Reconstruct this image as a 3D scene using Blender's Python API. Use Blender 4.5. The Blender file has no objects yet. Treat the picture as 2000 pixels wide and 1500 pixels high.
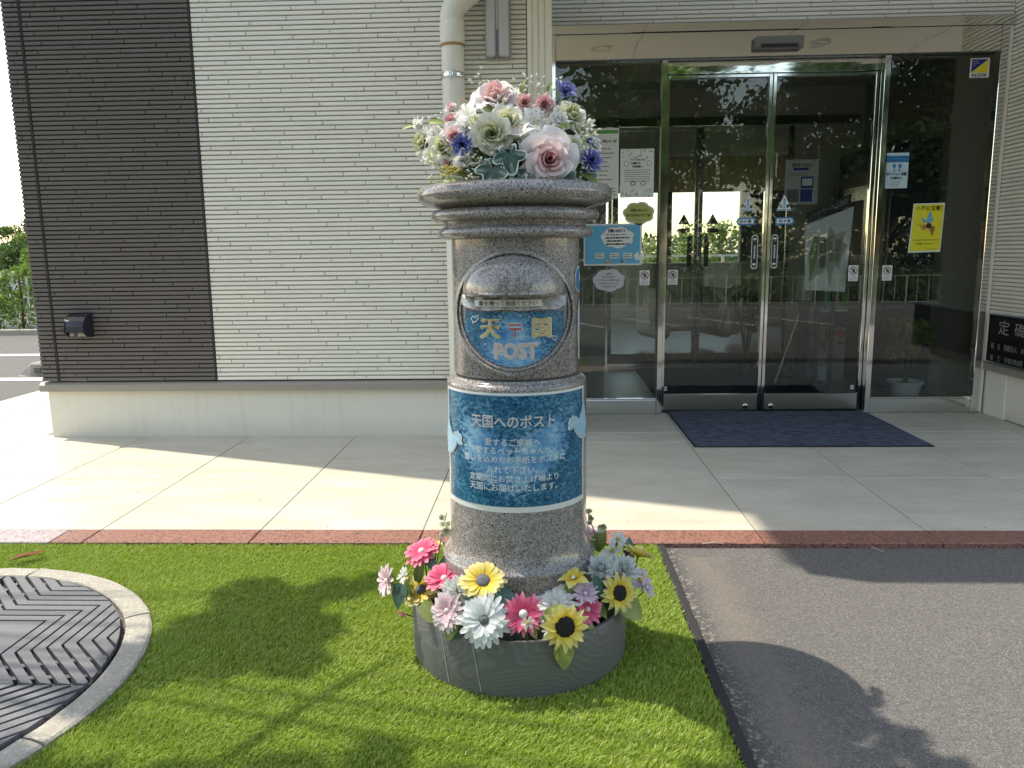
import bpy, math, random
import numpy as np
from mathutils import Vector, Matrix, Quaternion

random.seed(7); rng = np.random.default_rng(7)
S = bpy.context.scene
COL = S.collection
R = math.radians

# ------------------------------------------------------------------ camera
FPX, PIT, YAW, ROL = 1532.54, R(9.481), R(2.260), R(-0.733)
CX, CZ = 1.644, 0.9965
cyw, syw, cpt, spt = math.cos(YAW), math.sin(YAW), math.cos(PIT), math.sin(PIT)
FWD = Vector((-syw*cpt, cyw*cpt, -spt)); _r = Vector((cyw, syw, 0)); _u = _r.cross(FWD)
RGT = _r*math.cos(ROL) + _u*math.sin(ROL); UPV = -_r*math.sin(ROL) + _u*math.cos(ROL)
CAMP = Vector((CX, 0, CZ))
cam = bpy.data.cameras.new('camera'); camo = bpy.data.objects.new('camera', cam); COL.objects.link(camo)
cam.sensor_width = 36.0; cam.lens = FPX/2000*36; cam.clip_end = 2000; cam.clip_start = 0.05
camo.matrix_world = Matrix(((RGT.x, UPV.x, -FWD.x, CAMP.x), (RGT.y, UPV.y, -FWD.y, CAMP.y), (RGT.z, UPV.z, -FWD.z, CAMP.z), (0, 0, 0, 1)))
S.camera = camo

# ------------------------------------------------------------------ sky, sun, exposure
SUN_EL = R(62.0); SUN_AZ = math.atan2(-0.940, 0.341)          # sun stands to the left, slightly behind the facade
w = bpy.data.worlds.new('World'); S.world = w; w.use_nodes = True
nt = w.node_tree; bg = nt.nodes['Background']
sk = nt.nodes.new('ShaderNodeTexSky'); sk.sky_type = 'NISHITA'; sk.sun_disc = False
sk.sun_elevation = SUN_EL; sk.sun_rotation = SUN_AZ; sk.air_density = 1.0; sk.dust_density = 0.7; sk.ozone_density = 1.0
wb = nt.nodes.new('ShaderNodeMix'); wb.data_type = 'RGBA'; wb.blend_type = 'MULTIPLY'; wb.inputs[0].default_value = 1.0; wb.inputs[7].default_value = (1.20, 1.0, .77, 1)   # the photograph's warm white balance
nt.links.new(sk.outputs[0], wb.inputs[6]); nt.links.new(wb.outputs[2], bg.inputs[0]); bg.inputs[1].default_value = 0.15
sl = bpy.data.lights.new('sun', 'SUN'); slo = bpy.data.objects.new('sun', sl); COL.objects.link(slo)
sl.energy = 2.0; sl.angle = R(0.53); sl.color = (1.0, 0.91, 0.75)
LDIR = Vector((-math.sin(SUN_AZ)*math.cos(SUN_EL), -math.cos(SUN_AZ)*math.cos(SUN_EL), -math.sin(SUN_EL)))
slo.rotation_euler = LDIR.to_track_quat('-Z', 'Y').to_euler(); slo.location = (-6, 6, 14)
S.view_settings.view_transform = 'Standard'; S.view_settings.look = 'None'
S.view_settings.gamma = 1.0; S.view_settings.exposure = 1.66; S.view_settings.use_curve_mapping = False
S.cycles.use_denoising = True; S.cycles.max_bounces = 8; S.cycles.transparent_max_bounces = 24
S.cycles.caustics_reflective = False; S.cycles.caustics_refractive = False
S.cycles.sample_clamp_indirect = 6.0

# ------------------------------------------------------------------ helpers: pixels of the 2000x1500 photograph to places
def ray(x, y): return FWD + RGT*((x-1000)/FPX) + UPV*((750-y)/FPX)
def atY(x, y, Y): d = ray(x, y); return CAMP + d*((Y-CAMP.y)/d.y)
def atX(x, y, X): d = ray(x, y); return CAMP + d*((X-CAMP.x)/d.x)
def atZ(x, y, Z): d = ray(x, y); return CAMP + d*((Z-CAMP.z)/d.z)
def at_cyl(x, y, cx, cy, r):
    d = ray(x, y); ox, oy = CAMP.x-cx, CAMP.y-cy
    a = d.x*d.x+d.y*d.y; b = ox*d.x+oy*d.y; c = ox*ox+oy*oy-r*r; q = b*b-a*c
    t = (-b-math.sqrt(q))/a if q > 0 else -b/a
    return CAMP + d*t

# ------------------------------------------------------------------ helpers: objects
def tag(o, label=None, cat=None, group=None, kind=None):
    if label: o['label'] = label
    if cat: o['category'] = cat
    if group: o['group'] = group
    if kind: o['kind'] = kind
    return o
def empty(name, loc, label, cat, group=None, rz=0.0):
    o = bpy.data.objects.new(name, None); COL.objects.link(o); o.location = loc; o.rotation_euler = (0, 0, rz)
    o.empty_display_size = 0.05
    return tag(o, label, cat, group)
def link(name, me, parent=None, mat=None):
    o = bpy.data.objects.new(name, me); COL.objects.link(o)
    if mat is not None and not me.materials: me.materials.append(mat)
    if parent is not None:
        o.parent = parent
        o.matrix_parent_inverse = wmat(parent).inverted()
    return o
def wmat(o):
    m = Matrix.LocRotScale(o.location, o.rotation_euler, o.scale)
    return wmat(o.parent) @ o.matrix_parent_inverse @ m if o.parent else m

class MB:
    """collects vertices and faces (with a uv per vertex) for one mesh"""
    def __init__(self): self.v = []; self.f = []; self.uv = []
    def add(self, vs, fs, uvs=None, M=None):
        n = len(self.v)
        for i, p in enumerate(vs):
            p = Vector(p)
            self.v.append(tuple(M @ p) if M is not None else tuple(p))
            self.uv.append(uvs[i] if uvs else (p[0], p[1]))
        self.f += [tuple(n+i for i in f) for f in fs]
        return self
    def box(self, x0, x1, y0, y1, z0, z1, M=None):
        return self.add([(x0,y0,z0),(x1,y0,z0),(x1,y1,z0),(x0,y1,z0),(x0,y0,z1),(x1,y0,z1),(x1,y1,z1),(x0,y1,z1)],
                        [(0,3,2,1),(4,5,6,7),(0,1,5,4),(1,2,6,5),(2,3,7,6),(3,0,4,7)], None, M)
    def bbox(self, x0, x1, y0, y1, z0, z1, b=0.003):
        """box with chamfered edges"""
        vs = []; fs = []
        for (ax, lo, hi) in ((0,x0,x1),(1,y0,y1),(2,z0,z1)):
            for s in (0, 1):
                a2 = [(x0,x1),(y0,y1),(z0,z1)]; o = [i for i in range(3) if i != ax]
                quad = []
                for (i, j) in ((0,0),(1,0),(1,1),(0,1)):
                    p = [0,0,0]; p[ax] = hi if s else lo
                    p[o[0]] = a2[o[0]][i] + (b if i == 0 else -b); p[o[1]] = a2[o[1]][j] + (b if j == 0 else -b)
                    quad.append(tuple(p))
                fs.append(tuple(range(len(vs), len(vs)+4))); vs += quad
        # hull of those points: edges and corners
        import bmesh
        bm = bmesh.new(); [bm.verts.new(p) for p in vs]
        bmesh.ops.convex_hull(bm, input=bm.verts); bm.verts.index_update()
        self.add([v.co for v in bm.verts], [[v.index for v in f.verts] for f in bm.faces]); bm.free()
        return self
    def tube(self, pts, rad, n=8, cap=True):
        pts = [Vector(p) for p in pts]; rad = rad if hasattr(rad, '__len__') else [rad]*len(pts)
        vs = []; prev = None
        for i, p in enumerate(pts):
            t = (pts[min(i+1, len(pts)-1)] - pts[max(i-1, 0)]).normalized()
            a = prev if prev is not None else (Vector((0,0,1)) if abs(t.z) < .9 else Vector((1,0,0)))
            a = (a - t*a.dot(t)).normalized(); b = t.cross(a); prev = a
            for k in range(n):
                q = 2*math.pi*k/n; vs.append(p + (a*math.cos(q)+b*math.sin(q))*rad[i])
        fs = [(i*n+k, i*n+(k+1) % n, (i+1)*n+(k+1) % n, (i+1)*n+k) for i in range(len(pts)-1) for k in range(n)]
        if cap: fs += [tuple(range(n-1, -1, -1)), tuple(range((len(pts)-1)*n, len(pts)*n))]
        return self.add(vs, fs)
    def lathe(self, prof, c=(0,0,0), n=64, cap=True):
        vs = []; m = len(prof)
        for (r, z) in prof:
            for k in range(n):
                q = 2*math.pi*k/n; vs.append((c[0]+r*math.cos(q), c[1]+r*math.sin(q), c[2]+z))
        fs = [(i*n+k, i*n+(k+1) % n, (i+1)*n+(k+1) % n, (i+1)*n+k) for i in range(m-1) for k in range(n)]
        if cap: fs += [tuple(range(n-1, -1, -1)), tuple(range((m-1)*n, m*n))]
        return self.add(vs, fs)
    def prism(self, poly, z0, z1):
        n = len(poly)
        return self.add([(x,y,z0) for x,y in poly]+[(x,y,z1) for x,y in poly],
                        [tuple(range(n-1,-1,-1)), tuple(range(n, 2*n))]+[(i,(i+1)%n,n+(i+1)%n,n+i) for i in range(n)])
    def build(self, name, mat, parent=None, smooth=False, auto=None):
        me = bpy.data.meshes.new(name); me.from_pydata(self.v, [], self.f)
        if len(self.v):
            ul = me.uv_layers.new(name='UVMap'); li = np.empty(len(me.loops), np.int32); me.loops.foreach_get('vertex_index', li)
            uv = np.array(self.uv, np.float32)[li]; ul.data.foreach_set('uv', uv.ravel())
        if smooth: me.polygons.foreach_set('use_smooth', np.ones(len(me.polygons), bool))
        me.materials.append(mat); me.update()
        if smooth and auto:
            me.set_sharp_from_angle(angle=R(auto))
        return link(name, me, parent)

# ------------------------------------------------------------------ helpers: materials
class NT:
    def __init__(self, name):
        self.m = bpy.data.materials.new(name); self.m.use_nodes = True; self.t = self.m.node_tree; self.t.nodes.clear()
        self.out = self.n('ShaderNodeOutputMaterial')
    def n(self, typ, ins=None, **kw):
        nd = self.t.nodes.new(typ)
        for k, v in kw.items(): setattr(nd, k, v)
        for k, v in (ins or {}).items(): self.set(nd, k, v)
        return nd
    def set(self, nd, k, v):
        s = nd.inputs[k]
        if isinstance(v, bpy.types.NodeSocket): self.t.links.new(v, s)
        elif isinstance(v, bpy.types.Node): self.t.links.new(v.outputs[0], s)
        else:
            if s.type == 'RGBA' and not isinstance(v, (int, float)) and len(v) == 3: v = (*v, 1)
            s.default_value = v
    def math(self, op, a, b=0.0, c=0.0, clamp=False):
        return self.n('ShaderNodeMath', {0: a, 1: b, 2: c}, operation=op, use_clamp=clamp).outputs[0]
    def mix(self, f, a, b, blend='MIX'):
        nd = self.n('ShaderNodeMix', data_type='RGBA', blend_type=blend); 
        self.set(nd, 0, f); self.set(nd, 6, a); self.set(nd, 7, b); return nd.outputs[2]
    def ramp(self, f, stops, interp='LINEAR'):
        nd = self.n('ShaderNodeValToRGB', {0: f}); cr = nd.color_ramp; cr.interpolation = interp
        while len(cr.elements) < len(stops): cr.elements.new(0.5)
        for e, (p, c) in zip(cr.elements, stops):
            e.position = p; e.color = (*c, 1) if hasattr(c, '__len__') else (c, c, c, 1)
        return nd.outputs[0]
    def pos(self): return self.n('ShaderNodeNewGeometry').outputs['Position']
    def obj(self): return self.n('ShaderNodeTexCoord').outputs['Object']
    def uv(self): return self.n('ShaderNodeUVMap').outputs[0]
    def sep(self, v): return self.n('ShaderNodeSeparateXYZ', {0: v}).outputs
    def scale(self, v, s): return self.n('ShaderNodeVectorMath', {0: v, 1: s}, operation='MULTIPLY').outputs[0]
    def noise(self, v, sc, det=3.0, rough=0.55, out=0):
        return self.n('ShaderNodeTexNoise', {'Vector': v, 'Scale': sc, 'Detail': det, 'Roughness': rough}).outputs[out]
    def vor(self, v, sc, out='Color', feature='F1'):
        return self.n('ShaderNodeTexVoronoi', {'Vector': v, 'Scale': sc}, feature=feature).outputs[out]
    def rnd(self): return self.n('ShaderNodeObjectInfo').outputs['Random']
    def bump(self, h, st=0.3, d=0.002): return self.n('ShaderNodeBump', {'Strength': st, 'Distance': d, 'Height': h}).outputs[0]
    def bsdf(self, col, rough=0.6, metal=0.0, nrm=None, **kw):
        b = self.n('ShaderNodeBsdfPrincipled', {'Base Color': col, 'Roughness': rough, 'Metallic': metal})
        if nrm is not None: self.set(b, 'Normal', nrm)
        for k, v in kw.items(): self.set(b, k.replace('_', ' '), v)
        return b.outputs[0]
    def done(self, sh): self.t.links.new(sh, self.out.inputs[0]); return self.m

def plain(name, col, rough=0.55, metal=0.0, var=0.12, sc=30.0, bump=0.0, bsc=200.0, **kw):
    """paint, plastic or metal with slight unevenness of tone and gloss"""
    k = NT(name); p = k.pos(); nz = k.noise(p, sc)
    c2 = tuple(max(0, c*(1-var)) for c in col); c1 = tuple(min(1, c*(1+var*.6)) for c in col)
    c = k.mix(nz, c2, c1)
    rg = k.math('ADD', k.math('MULTIPLY', k.noise(p, sc*2.3), 0.12), max(0.0, rough-0.06))
    nr = k.bump(k.noise(p, bsc, 2), bump, 0.001) if bump else None
    return k.done(k.bsdf(c, rg, metal, nr, **kw))

def m_granite():
    k = NT('grey_granite'); p = k.obj()
    v1 = k.sep(k.vor(p, 470))[0]; v2 = k.sep(k.vor(p, 300))[1]; v3 = k.sep(k.vor(p, 700))[2]
    base = k.ramp(v2, [(0.0, (.215,.198,.185)), (.35, (.172,.160,.150)), (.62, (.28,.265,.252)), (.85, (.39,.372,.355)), (1.0, (.32,.275,.25))])
    base = k.mix(k.math('MULTIPLY', k.ramp(v3, [(0.0, 0.0), (.5, 0.0), (.9, 1.0)]), .5), base, (.41,.39,.365))
    dk = k.ramp(v1, [(0.0, 1.0), (.125, 1.0), (.15, 0.0)])
    c = k.mix(k.math('MULTIPLY', dk, .93), base, (.035,.033,.034))
    big = k.noise(p, 9, 3); c = k.mix(k.ramp(big, [(.35, 0.0), (.7, .32)]), c, (.30,.25,.22), 'MULTIPLY')
    return k.done(k.bsdf(c, k.math('ADD', k.math('MULTIPLY', v1, .12), .13), 0, None, Coat_Weight=.25, Coat_Roughness=.08))
def m_red_granite(name, a, b, d):
    k = NT(name); p = k.pos(); v1 = k.sep(k.vor(p, 190))[0]; v2 = k.sep(k.vor(p, 140))[1]
    c = k.mix(v2, a, b); c = k.mix(k.ramp(v1, [(0, 1.0), (.25, 1.0), (.32, 0.0)]), c, d)
    c = k.mix(k.math('MULTIPLY', k.noise(p, 3.0), .35), c, (.5,.42,.38), 'MULTIPLY')
    return k.done(k.bsdf(c, .55, 0, k.bump(v1, .25, .001)))
def m_tile():
    k = NT('cream_stone_tile'); p = k.pos(); rn = k.rnd()
    q = k.n('ShaderNodeVectorMath', {0: p, 1: k.n('ShaderNodeCombineXYZ', {0: k.math('MULTIPLY', rn, 37), 1: k.math('MULTIPLY', rn, 91), 2: 0.0}).outputs[0]}, operation='ADD').outputs[0]
    q = k.scale(q, (1.0, 2.6, 1.0))
    n1 = k.noise(q, 2.6, 7, .62); n2 = k.noise(q, 11, 6, .65); n3 = k.noise(k.scale(q, (1, 2.2, 1)), 38, 3, .6)
    c = k.ramp(n1, [(.32, (.465,.425,.335)), (.5, (.535,.498,.405)), (.68, (.60,.570,.485))])
    c = k.mix(k.ramp(n2, [(.47, 0.0), (.70, .42)]), c, (.44,.40,.325)); c = k.mix(k.ramp(n3, [(.58, 0.0), (.72, .5)]), c, (.62,.605,.57))
    c = k.mix(k.math('MULTIPLY', rn, .12), c, (.44,.42,.38))
    return k.done(k.bsdf(c, k.math('ADD', k.math('MULTIPLY', n2, .2), .36), 0, k.bump(n2, .12, .001)))
def m_asphalt():
    k = NT('worn_asphalt'); p = k.pos(); s = k.sep(p)
    v1 = k.sep(k.vor(p, 340))[0]; v2 = k.sep(k.vor(p, 300))[1]; vd = k.vor(p, 340, 'Distance'); big = k.noise(p, 1.3, 5); fine = k.noise(p, 420, 2)
    c = k.mix(v1, (.068,.065,.063), (.205,.196,.186))
    c = k.mix(k.ramp(v2, [(.84, 0.0), (.97, .85)]), c, (.33,.315,.295)); c = k.mix(k.ramp(v1, [(0.0, .8), (.12, 0.0)]), c, (.03,.03,.03))
    c = k.mix(k.math('MULTIPLY', big, .5), c, (.128,.122,.117)); c = k.mix(k.math('MULTIPLY', fine, .25), c, (.155,.148,.14))
    v5 = k.sep(k.vor(p, 120)); edge = k.math('MULTIPLY', k.math('SUBTRACT', 2.16, k.math('ADD', s[0], k.math('MULTIPLY', big, .06))), 16.0, clamp=True)   # coarse loose stones along the edging
    edge = k.math('MULTIPLY', edge, k.math('GREATER_THAN', s[0], 2.05)); c = k.mix(k.math('MULTIPLY', edge, .55), c, (.045,.044,.043)); c = k.mix(k.math('MULTIPLY', edge, k.ramp(v5[0], [(.78, 0.0), (.84, 1.0)])), c, (.30,.285,.26))
    # a strip of fine sand washed along the edge of the turf, and a darker strip of new asphalt beside it
    wob = k.math('MULTIPLY', k.math('SUBTRACT', k.noise(p, 5.5, 5), .5), .16); xx = k.math('ADD', s[0], wob)
    a = k.math('MULTIPLY', k.math('SMOOTH_MIN', k.math('MULTIPLY', k.math('SUBTRACT', xx, 2.10), 16), k.math('MULTIPLY', k.math('SUBTRACT', 2.26, xx), 14), .2), 1.0, clamp=True)
    yl = k.math('MULTIPLY', k.math('MULTIPLY', k.math('GREATER_THAN', 2.52, s[1]), k.math('GREATER_THAN', s[1], -1.0)), 1.0)
    sand = k.math('MULTIPLY', k.math('MULTIPLY', a, yl), k.ramp(k.noise(p, 60, 3), [(.3, .45), (.6, 1.0)]))
    c = k.mix(k.math('MULTIPLY', sand, .48), c, (.25,.215,.17))
    h = k.math('ADD', k.math('MULTIPLY', vd, 1.2), k.math('MULTIPLY', fine, .5))
    return k.done(k.bsdf(c, .85, 0, k.bump(h, .8, .004)))
def m_siding(name, a, b, spec):
    k = NT(name); p = k.pos(); rn = k.rnd()
    n1 = k.noise(k.scale(p, (1, 1, 3)), 18, 5); n2 = k.noise(k.scale(p, (1, 1, 1.6)), 170, 4, .7)
    c = k.mix(n1, a, b); c = k.mix(k.math('MULTIPLY', rn, .28), c, tuple(x*.78 for x in a))
    c = k.mix(k.ramp(n2, [(.55, 0.0), (.7, .45)]), c, spec)
    msk = k.ramp(k.noise(p, 9, 2), [(.42, .08), (.6, 1.0)])
    return k.done(k.bsdf(c, .78, 0, k.bump(k.math('MULTIPLY', n2, msk), .55, .0035)))
def m_leaf(name, base, tip, trans=.3, rough=.45, vein=None, nsc=25):
    k = NT(name); u = k.sep(k.uv()); p = k.obj()
    c = k.mix(u[0], base, tip)
    if vein is not None:
        line = k.math('SUBTRACT', 1.0, k.math('MULTIPLY', k.math('ABSOLUTE', u[1]), 9.0), clamp=True)
        wv = k.math('FRACT', k.math('ADD', k.math('MULTIPLY', u[0], 6.5), k.math('MULTIPLY', k.math('ABSOLUTE', u[1]), -2.2)))
        side = k.math('SUBTRACT', 1.0, k.math('MULTIPLY', k.math('ABSOLUTE', k.math('SUBTRACT', wv, .5)), 14.0), clamp=True)
        c = k.mix(k.math('MULTIPLY', k.math('MAXIMUM', line, k.math('MULTIPLY', side, .7)), .75), c, vein)
    c = k.mix(k.math('MULTIPLY', k.noise(p, nsc, 3), .4), c, tuple(x*.62 for x in base))
    c = k.mix(k.math('MULTIPLY', k.rnd(), .18), c, tuple(min(1, x*1.25) for x in tip))
    b = k.bsdf(c, rough); t = k.n('ShaderNodeBsdfTranslucent', {0: c}).outputs[0]
    mx = k.n('ShaderNodeMixShader', {0: trans, 1: b, 2: t}); return k.done(mx.outputs[0])
def m_petal(name, stops, trans=.32, streak=.25, dark=None):
    k = NT(name); u = k.sep(k.uv())
    c = k.ramp(u[0], stops)
    st = k.noise(k.n('ShaderNodeCombineXYZ', {0: k.math('MULTIPLY', u[0], 1.2), 1: k.math('MULTIPLY', u[1], 15.0), 2: k.math('MULTIPLY', k.rnd(), 9.0)}).outputs[0], 1.6, 3)
    c = k.mix(k.math('MULTIPLY', k.ramp(st, [(.4, 0.0), (.65, 1.0)]), streak), c, dark or tuple(x*.75 for x in stops[0][1]))
    b = k.bsdf(c, .75, 0, k.bump(st, .45, .0025), Specular_IOR_Level=.25); t = k.n('ShaderNodeBsdfTranslucent', {0: c}).outputs[0]
    mx = k.n('ShaderNodeMixShader', {0: trans, 1: b, 2: t}); return k.done(mx.outputs[0])
def m_glass(name, tint, ior=1.5, rough=0.0):
    k = NT(name)
    fr = k.n('ShaderNodeFresnel', {'IOR': ior}); tr = k.n('ShaderNodeBsdfTransparent', {0: tint}); gl = k.n('ShaderNodeBsdfGlossy', {0: (.95,.96,.95), 'Roughness': rough})
    return k.done(k.n('ShaderNodeMixShader', {0: fr, 1: tr, 2: gl}).outputs[0])
def m_chrome(name, col, rough, wave=0.0):
    k = NT(name); p = k.pos(); nr = k.bump(k.noise(k.scale(p, (1.2, 1, 6)), 1.7, 2), wave, .02) if wave else None
    rg = k.math('ADD', k.math('MULTIPLY', k.noise(p, 14, 3), .05), rough)
    return k.done(k.bsdf(col, rg, 1.0, nr))

def m_plinth():
    k = NT('cream_render'); p = k.pos(); s = k.sep(p); c = k.mix(k.noise(p, 2.2, 4), (.68,.655,.57), (.75,.73,.65))
    sp = k.math('MULTIPLY', k.math('SUBTRACT', k.math('ADD', .055, k.math('MULTIPLY', k.noise(k.scale(p, (1, 1, .4)), 9, 5), .12)), s[2]), 9.0, clamp=True)   # rain splash along the foot
    c = k.mix(k.math('MULTIPLY', sp, .22), c, (.30,.27,.21)); st = k.ramp(k.noise(k.scale(p, (14, 1, .6)), 1.6, 4), [(.52, 0.0), (.72, .16)]); c = k.mix(st, c, (.42,.39,.32))
    return k.done(k.bsdf(c, .85, 0, k.bump(k.noise(p, 420, 3), .2, .001)))
GRAN = m_granite(); TILE = m_tile(); ASPH = m_asphalt()
KERB = m_red_granite('red_granite', (.33,.165,.128), (.265,.122,.09), (.11,.062,.05)); KERBP = m_red_granite('pale_pink_granite', (.46,.39,.39), (.38,.32,.33), (.22,.18,.19))
SDARK = m_siding('dark_brown_siding', (.128,.112,.103), (.170,.152,.141), (.066,.058,.053)); SLITE = m_siding('pale_grey_siding', (.77,.755,.675), (.84,.825,.75), (.60,.59,.52))
GROOVED = plain('dark_groove', (.045,.040,.037), .9); GROOVEL = plain('pale_groove', (.46,.445,.37), .9)
PLINTH = m_plinth(); FLASH = plain('taupe_flashing', (.30,.275,.245), .45)
GROUT = plain('grout', (.20,.19,.175), .95)
k = NT('pale_concrete'); p = k.pos(); v1 = k.sep(k.vor(p, 150))[0]; n1 = k.noise(p, 18, 5); n2 = k.noise(p, 160, 4, .7)
c = k.mix(n1, (.31,.29,.245), (.44,.415,.36)); c = k.mix(k.ramp(v1, [(.80, 0.0), (.92, .7)]), c, (.52,.50,.45)); c = k.mix(k.ramp(n2, [(.56, 0.0), (.68, .7)]), c, (.17,.155,.125))
CONC = k.done(k.bsdf(c, .9, 0, k.bump(k.math('ADD', n2, k.math('MULTIPLY', v1, .5)), .9, .004)))
PVC = plain('cream_pvc', (.72,.705,.63), .42, var=.05); TRIM = plain('cream_aluminium', (.74,.715,.63), .42, var=.05); ALU = plain('silver_paint', (.47,.48,.48), .38, var=.05)
BLACKM = plain('black_metal', (.018,.020,.030), .42); RUBBER = plain('black_rubber', (.022,.022,.024), .8, bump=.3)
CHROME = m_chrome('polished_steel', (.72,.72,.70), .035); CHROMEW = m_chrome('polished_steel_sheet', (.72,.71,.66), .015, .05); STEEL = m_chrome('brushed_steel', (.42,.43,.44), .26); CLAMP = m_chrome('clamp_steel', (.75,.75,.74), .12)
DARKSTEEL = m_chrome('dark_steel', (.16,.17,.18), .25)
GLASS = m_glass('door_glass', (.94,.96,.945)); WHITE = plain('white_plastic', (.74,.74,.72), .5); PAPER = plain('white_paper', (.72,.73,.70), .7, var=.05)
WPAINT = plain('white_road_paint', (.72,.72,.70), .7, var=.2, sc=40); SOIL = plain('dark_soil', (.045,.020,.014), .95, var=.5, sc=60, bump=1, bsc=120)
STEM = plain('stem_green', (.055,.10,.03), .6); STEMB = plain('stem_brown', (.16,.12,.05), .7)
INK = plain('black_ink', (.02,.02,.022), .7); INKG = plain('grey_ink', (.16,.16,.155), .7); INKW = plain('white_ink', (.70,.75,.75), .6)
# INTERIOR and OBJECTS follow

# ================================================================== THE SETTING
# ground: level around the building, falling away behind the camera to a lower car park
gm = MB(); ys = [-220, -14, -7, -1.5, 0.4, 6, 400]; zs = [-1.45, -1.45, -1.3, -.06, -.018, -.018, -.018]; xs = [-300, -20, -2.2, 2.0, 8, 30, 300]
gm.add([(x, y, z) for y, z in zip(ys, zs) for x in xs], [(j*7+i, j*7+i+1, (j+1)*7+i+1, (j+1)*7+i) for j in range(6) for i in range(6)])
tag(gm.build('asphalt_ground', ASPH), kind='structure')

# paving of large cream tiles, each tile a piece
T = .602; GAP = .0022
XJ = [-2.22, -1.806] + [T*i for i in range(-2, 11)]
pav = MB().box(-2.22, 6.0, 2.735, 4.9, -.03, -.0025); pav.box(-2.22, -1.1, 4.9, 6.4, -.03, -.0025)
pav = tag(pav.build('pavement', GROUT), kind='structure')
def tile_mesh(w_, d_):
    b = .0015; W, D = w_/2-GAP, d_/2-GAP
    vs = [(-W,-D,-.02),(W,-D,-.02),(W,D,-.02),(-W,D,-.02),(-W,-D,-b),(W,-D,-b),(W,D,-b),(-W,D,-b),(-W+b,-D+b,0),(W-b,-D+b,0),(W-b,D-b,0),(-W+b,D-b,0)]
    fs = [(0,1,5,4),(1,2,6,5),(2,3,7,6),(3,0,4,7),(4,5,9,8),(5,6,10,9),(6,7,11,10),(7,4,8,11),(8,9,10,11)]
    me = bpy.data.meshes.new('paving_tile'); me.from_pydata(vs, [], fs); me.materials.append(TILE); return me
tcache = {}
def tile(x0, x1, y0, y1):
    key = (round(x1-x0, 3), round(y1-y0, 3))
    if key not in tcache: tcache[key] = tile_mesh(*key)
    o = link('paving_tile', tcache[key], pav); o.location = ((x0+x1)/2, (y0+y1)/2, random.uniform(-.0004, .0004))
rows = [2.735, 3.395, 4.065]
for j in range(2):
    for a, b in zip(XJ[:-1], XJ[1:]): tile(a, b, rows[j], rows[j+1])
for a, b in zip(XJ[:-1], XJ[1:]):
    if b < -1.1 or a > 4.2: tile(a, b, 4.065, 4.667 if b < -1.1 else 4.29)
    else: tile(a, b, 4.065, 4.29)
    if b < -1.1:
        for y0, y1 in ((4.667, 5.269), (5.269, 5.871), (5.871, 6.38)): tile(a, b, y0, y1)
for a, b in ((1.70, 2.408), (2.408, 3.01), (3.01, 3.612), (3.612, 4.214), (4.214, 4.33)): tile(a, b, 4.29, 4.86)

# red granite edging strip along the front of the paving
kb = tag(MB().box(-2.2, 6.0, 2.604, 2.735, -.09, -.028).build('kerb', GROUT), kind='structure')
def kerb_piece(x0, x1, m):
    o = MB().bbox(x0+GAP, x1-GAP, 2.606, 2.7335, -.085, .0, .0025).build('kerb_stone', m, kb); return o
for a, b in zip(XJ[:-1], XJ[1:]):
    if b < -.1: kerb_piece(a, b, KERBP)
    elif a < -.1 <= b: kerb_piece(a, -.12, KERBP); kerb_piece(-.12, b, KERB)
    else: kerb_piece(a, b, KERB)

# painted parking lines
lines = [(-14, -1.9, 6.37, 6.53), (-16, -3.0, 8.05, 8.21)]
for x0, x1, y0, y1 in lines:
    tag(MB().box(x0, x1, y0, y1, -.017, -.013).build('parking_line', WPAINT), kind='structure')
for i in range(9):                                    # lower car park behind the camera
    x = -9 + i*2.5; M = Matrix.Translation((x, -16.5, -1.446)) @ Matrix.Rotation(R(-24), 4, 'Z')
    tag(MB().box(-.075, .075, -3.5, 3.5, 0, .004, M).build('parking_line', WPAINT), kind='structure')
for y in (-11.0, -24.0): tag(MB().box(-14, 18, y-.08, y+.08, -1.446, -1.442).build('parking_line', WPAINT), kind='structure')

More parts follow.
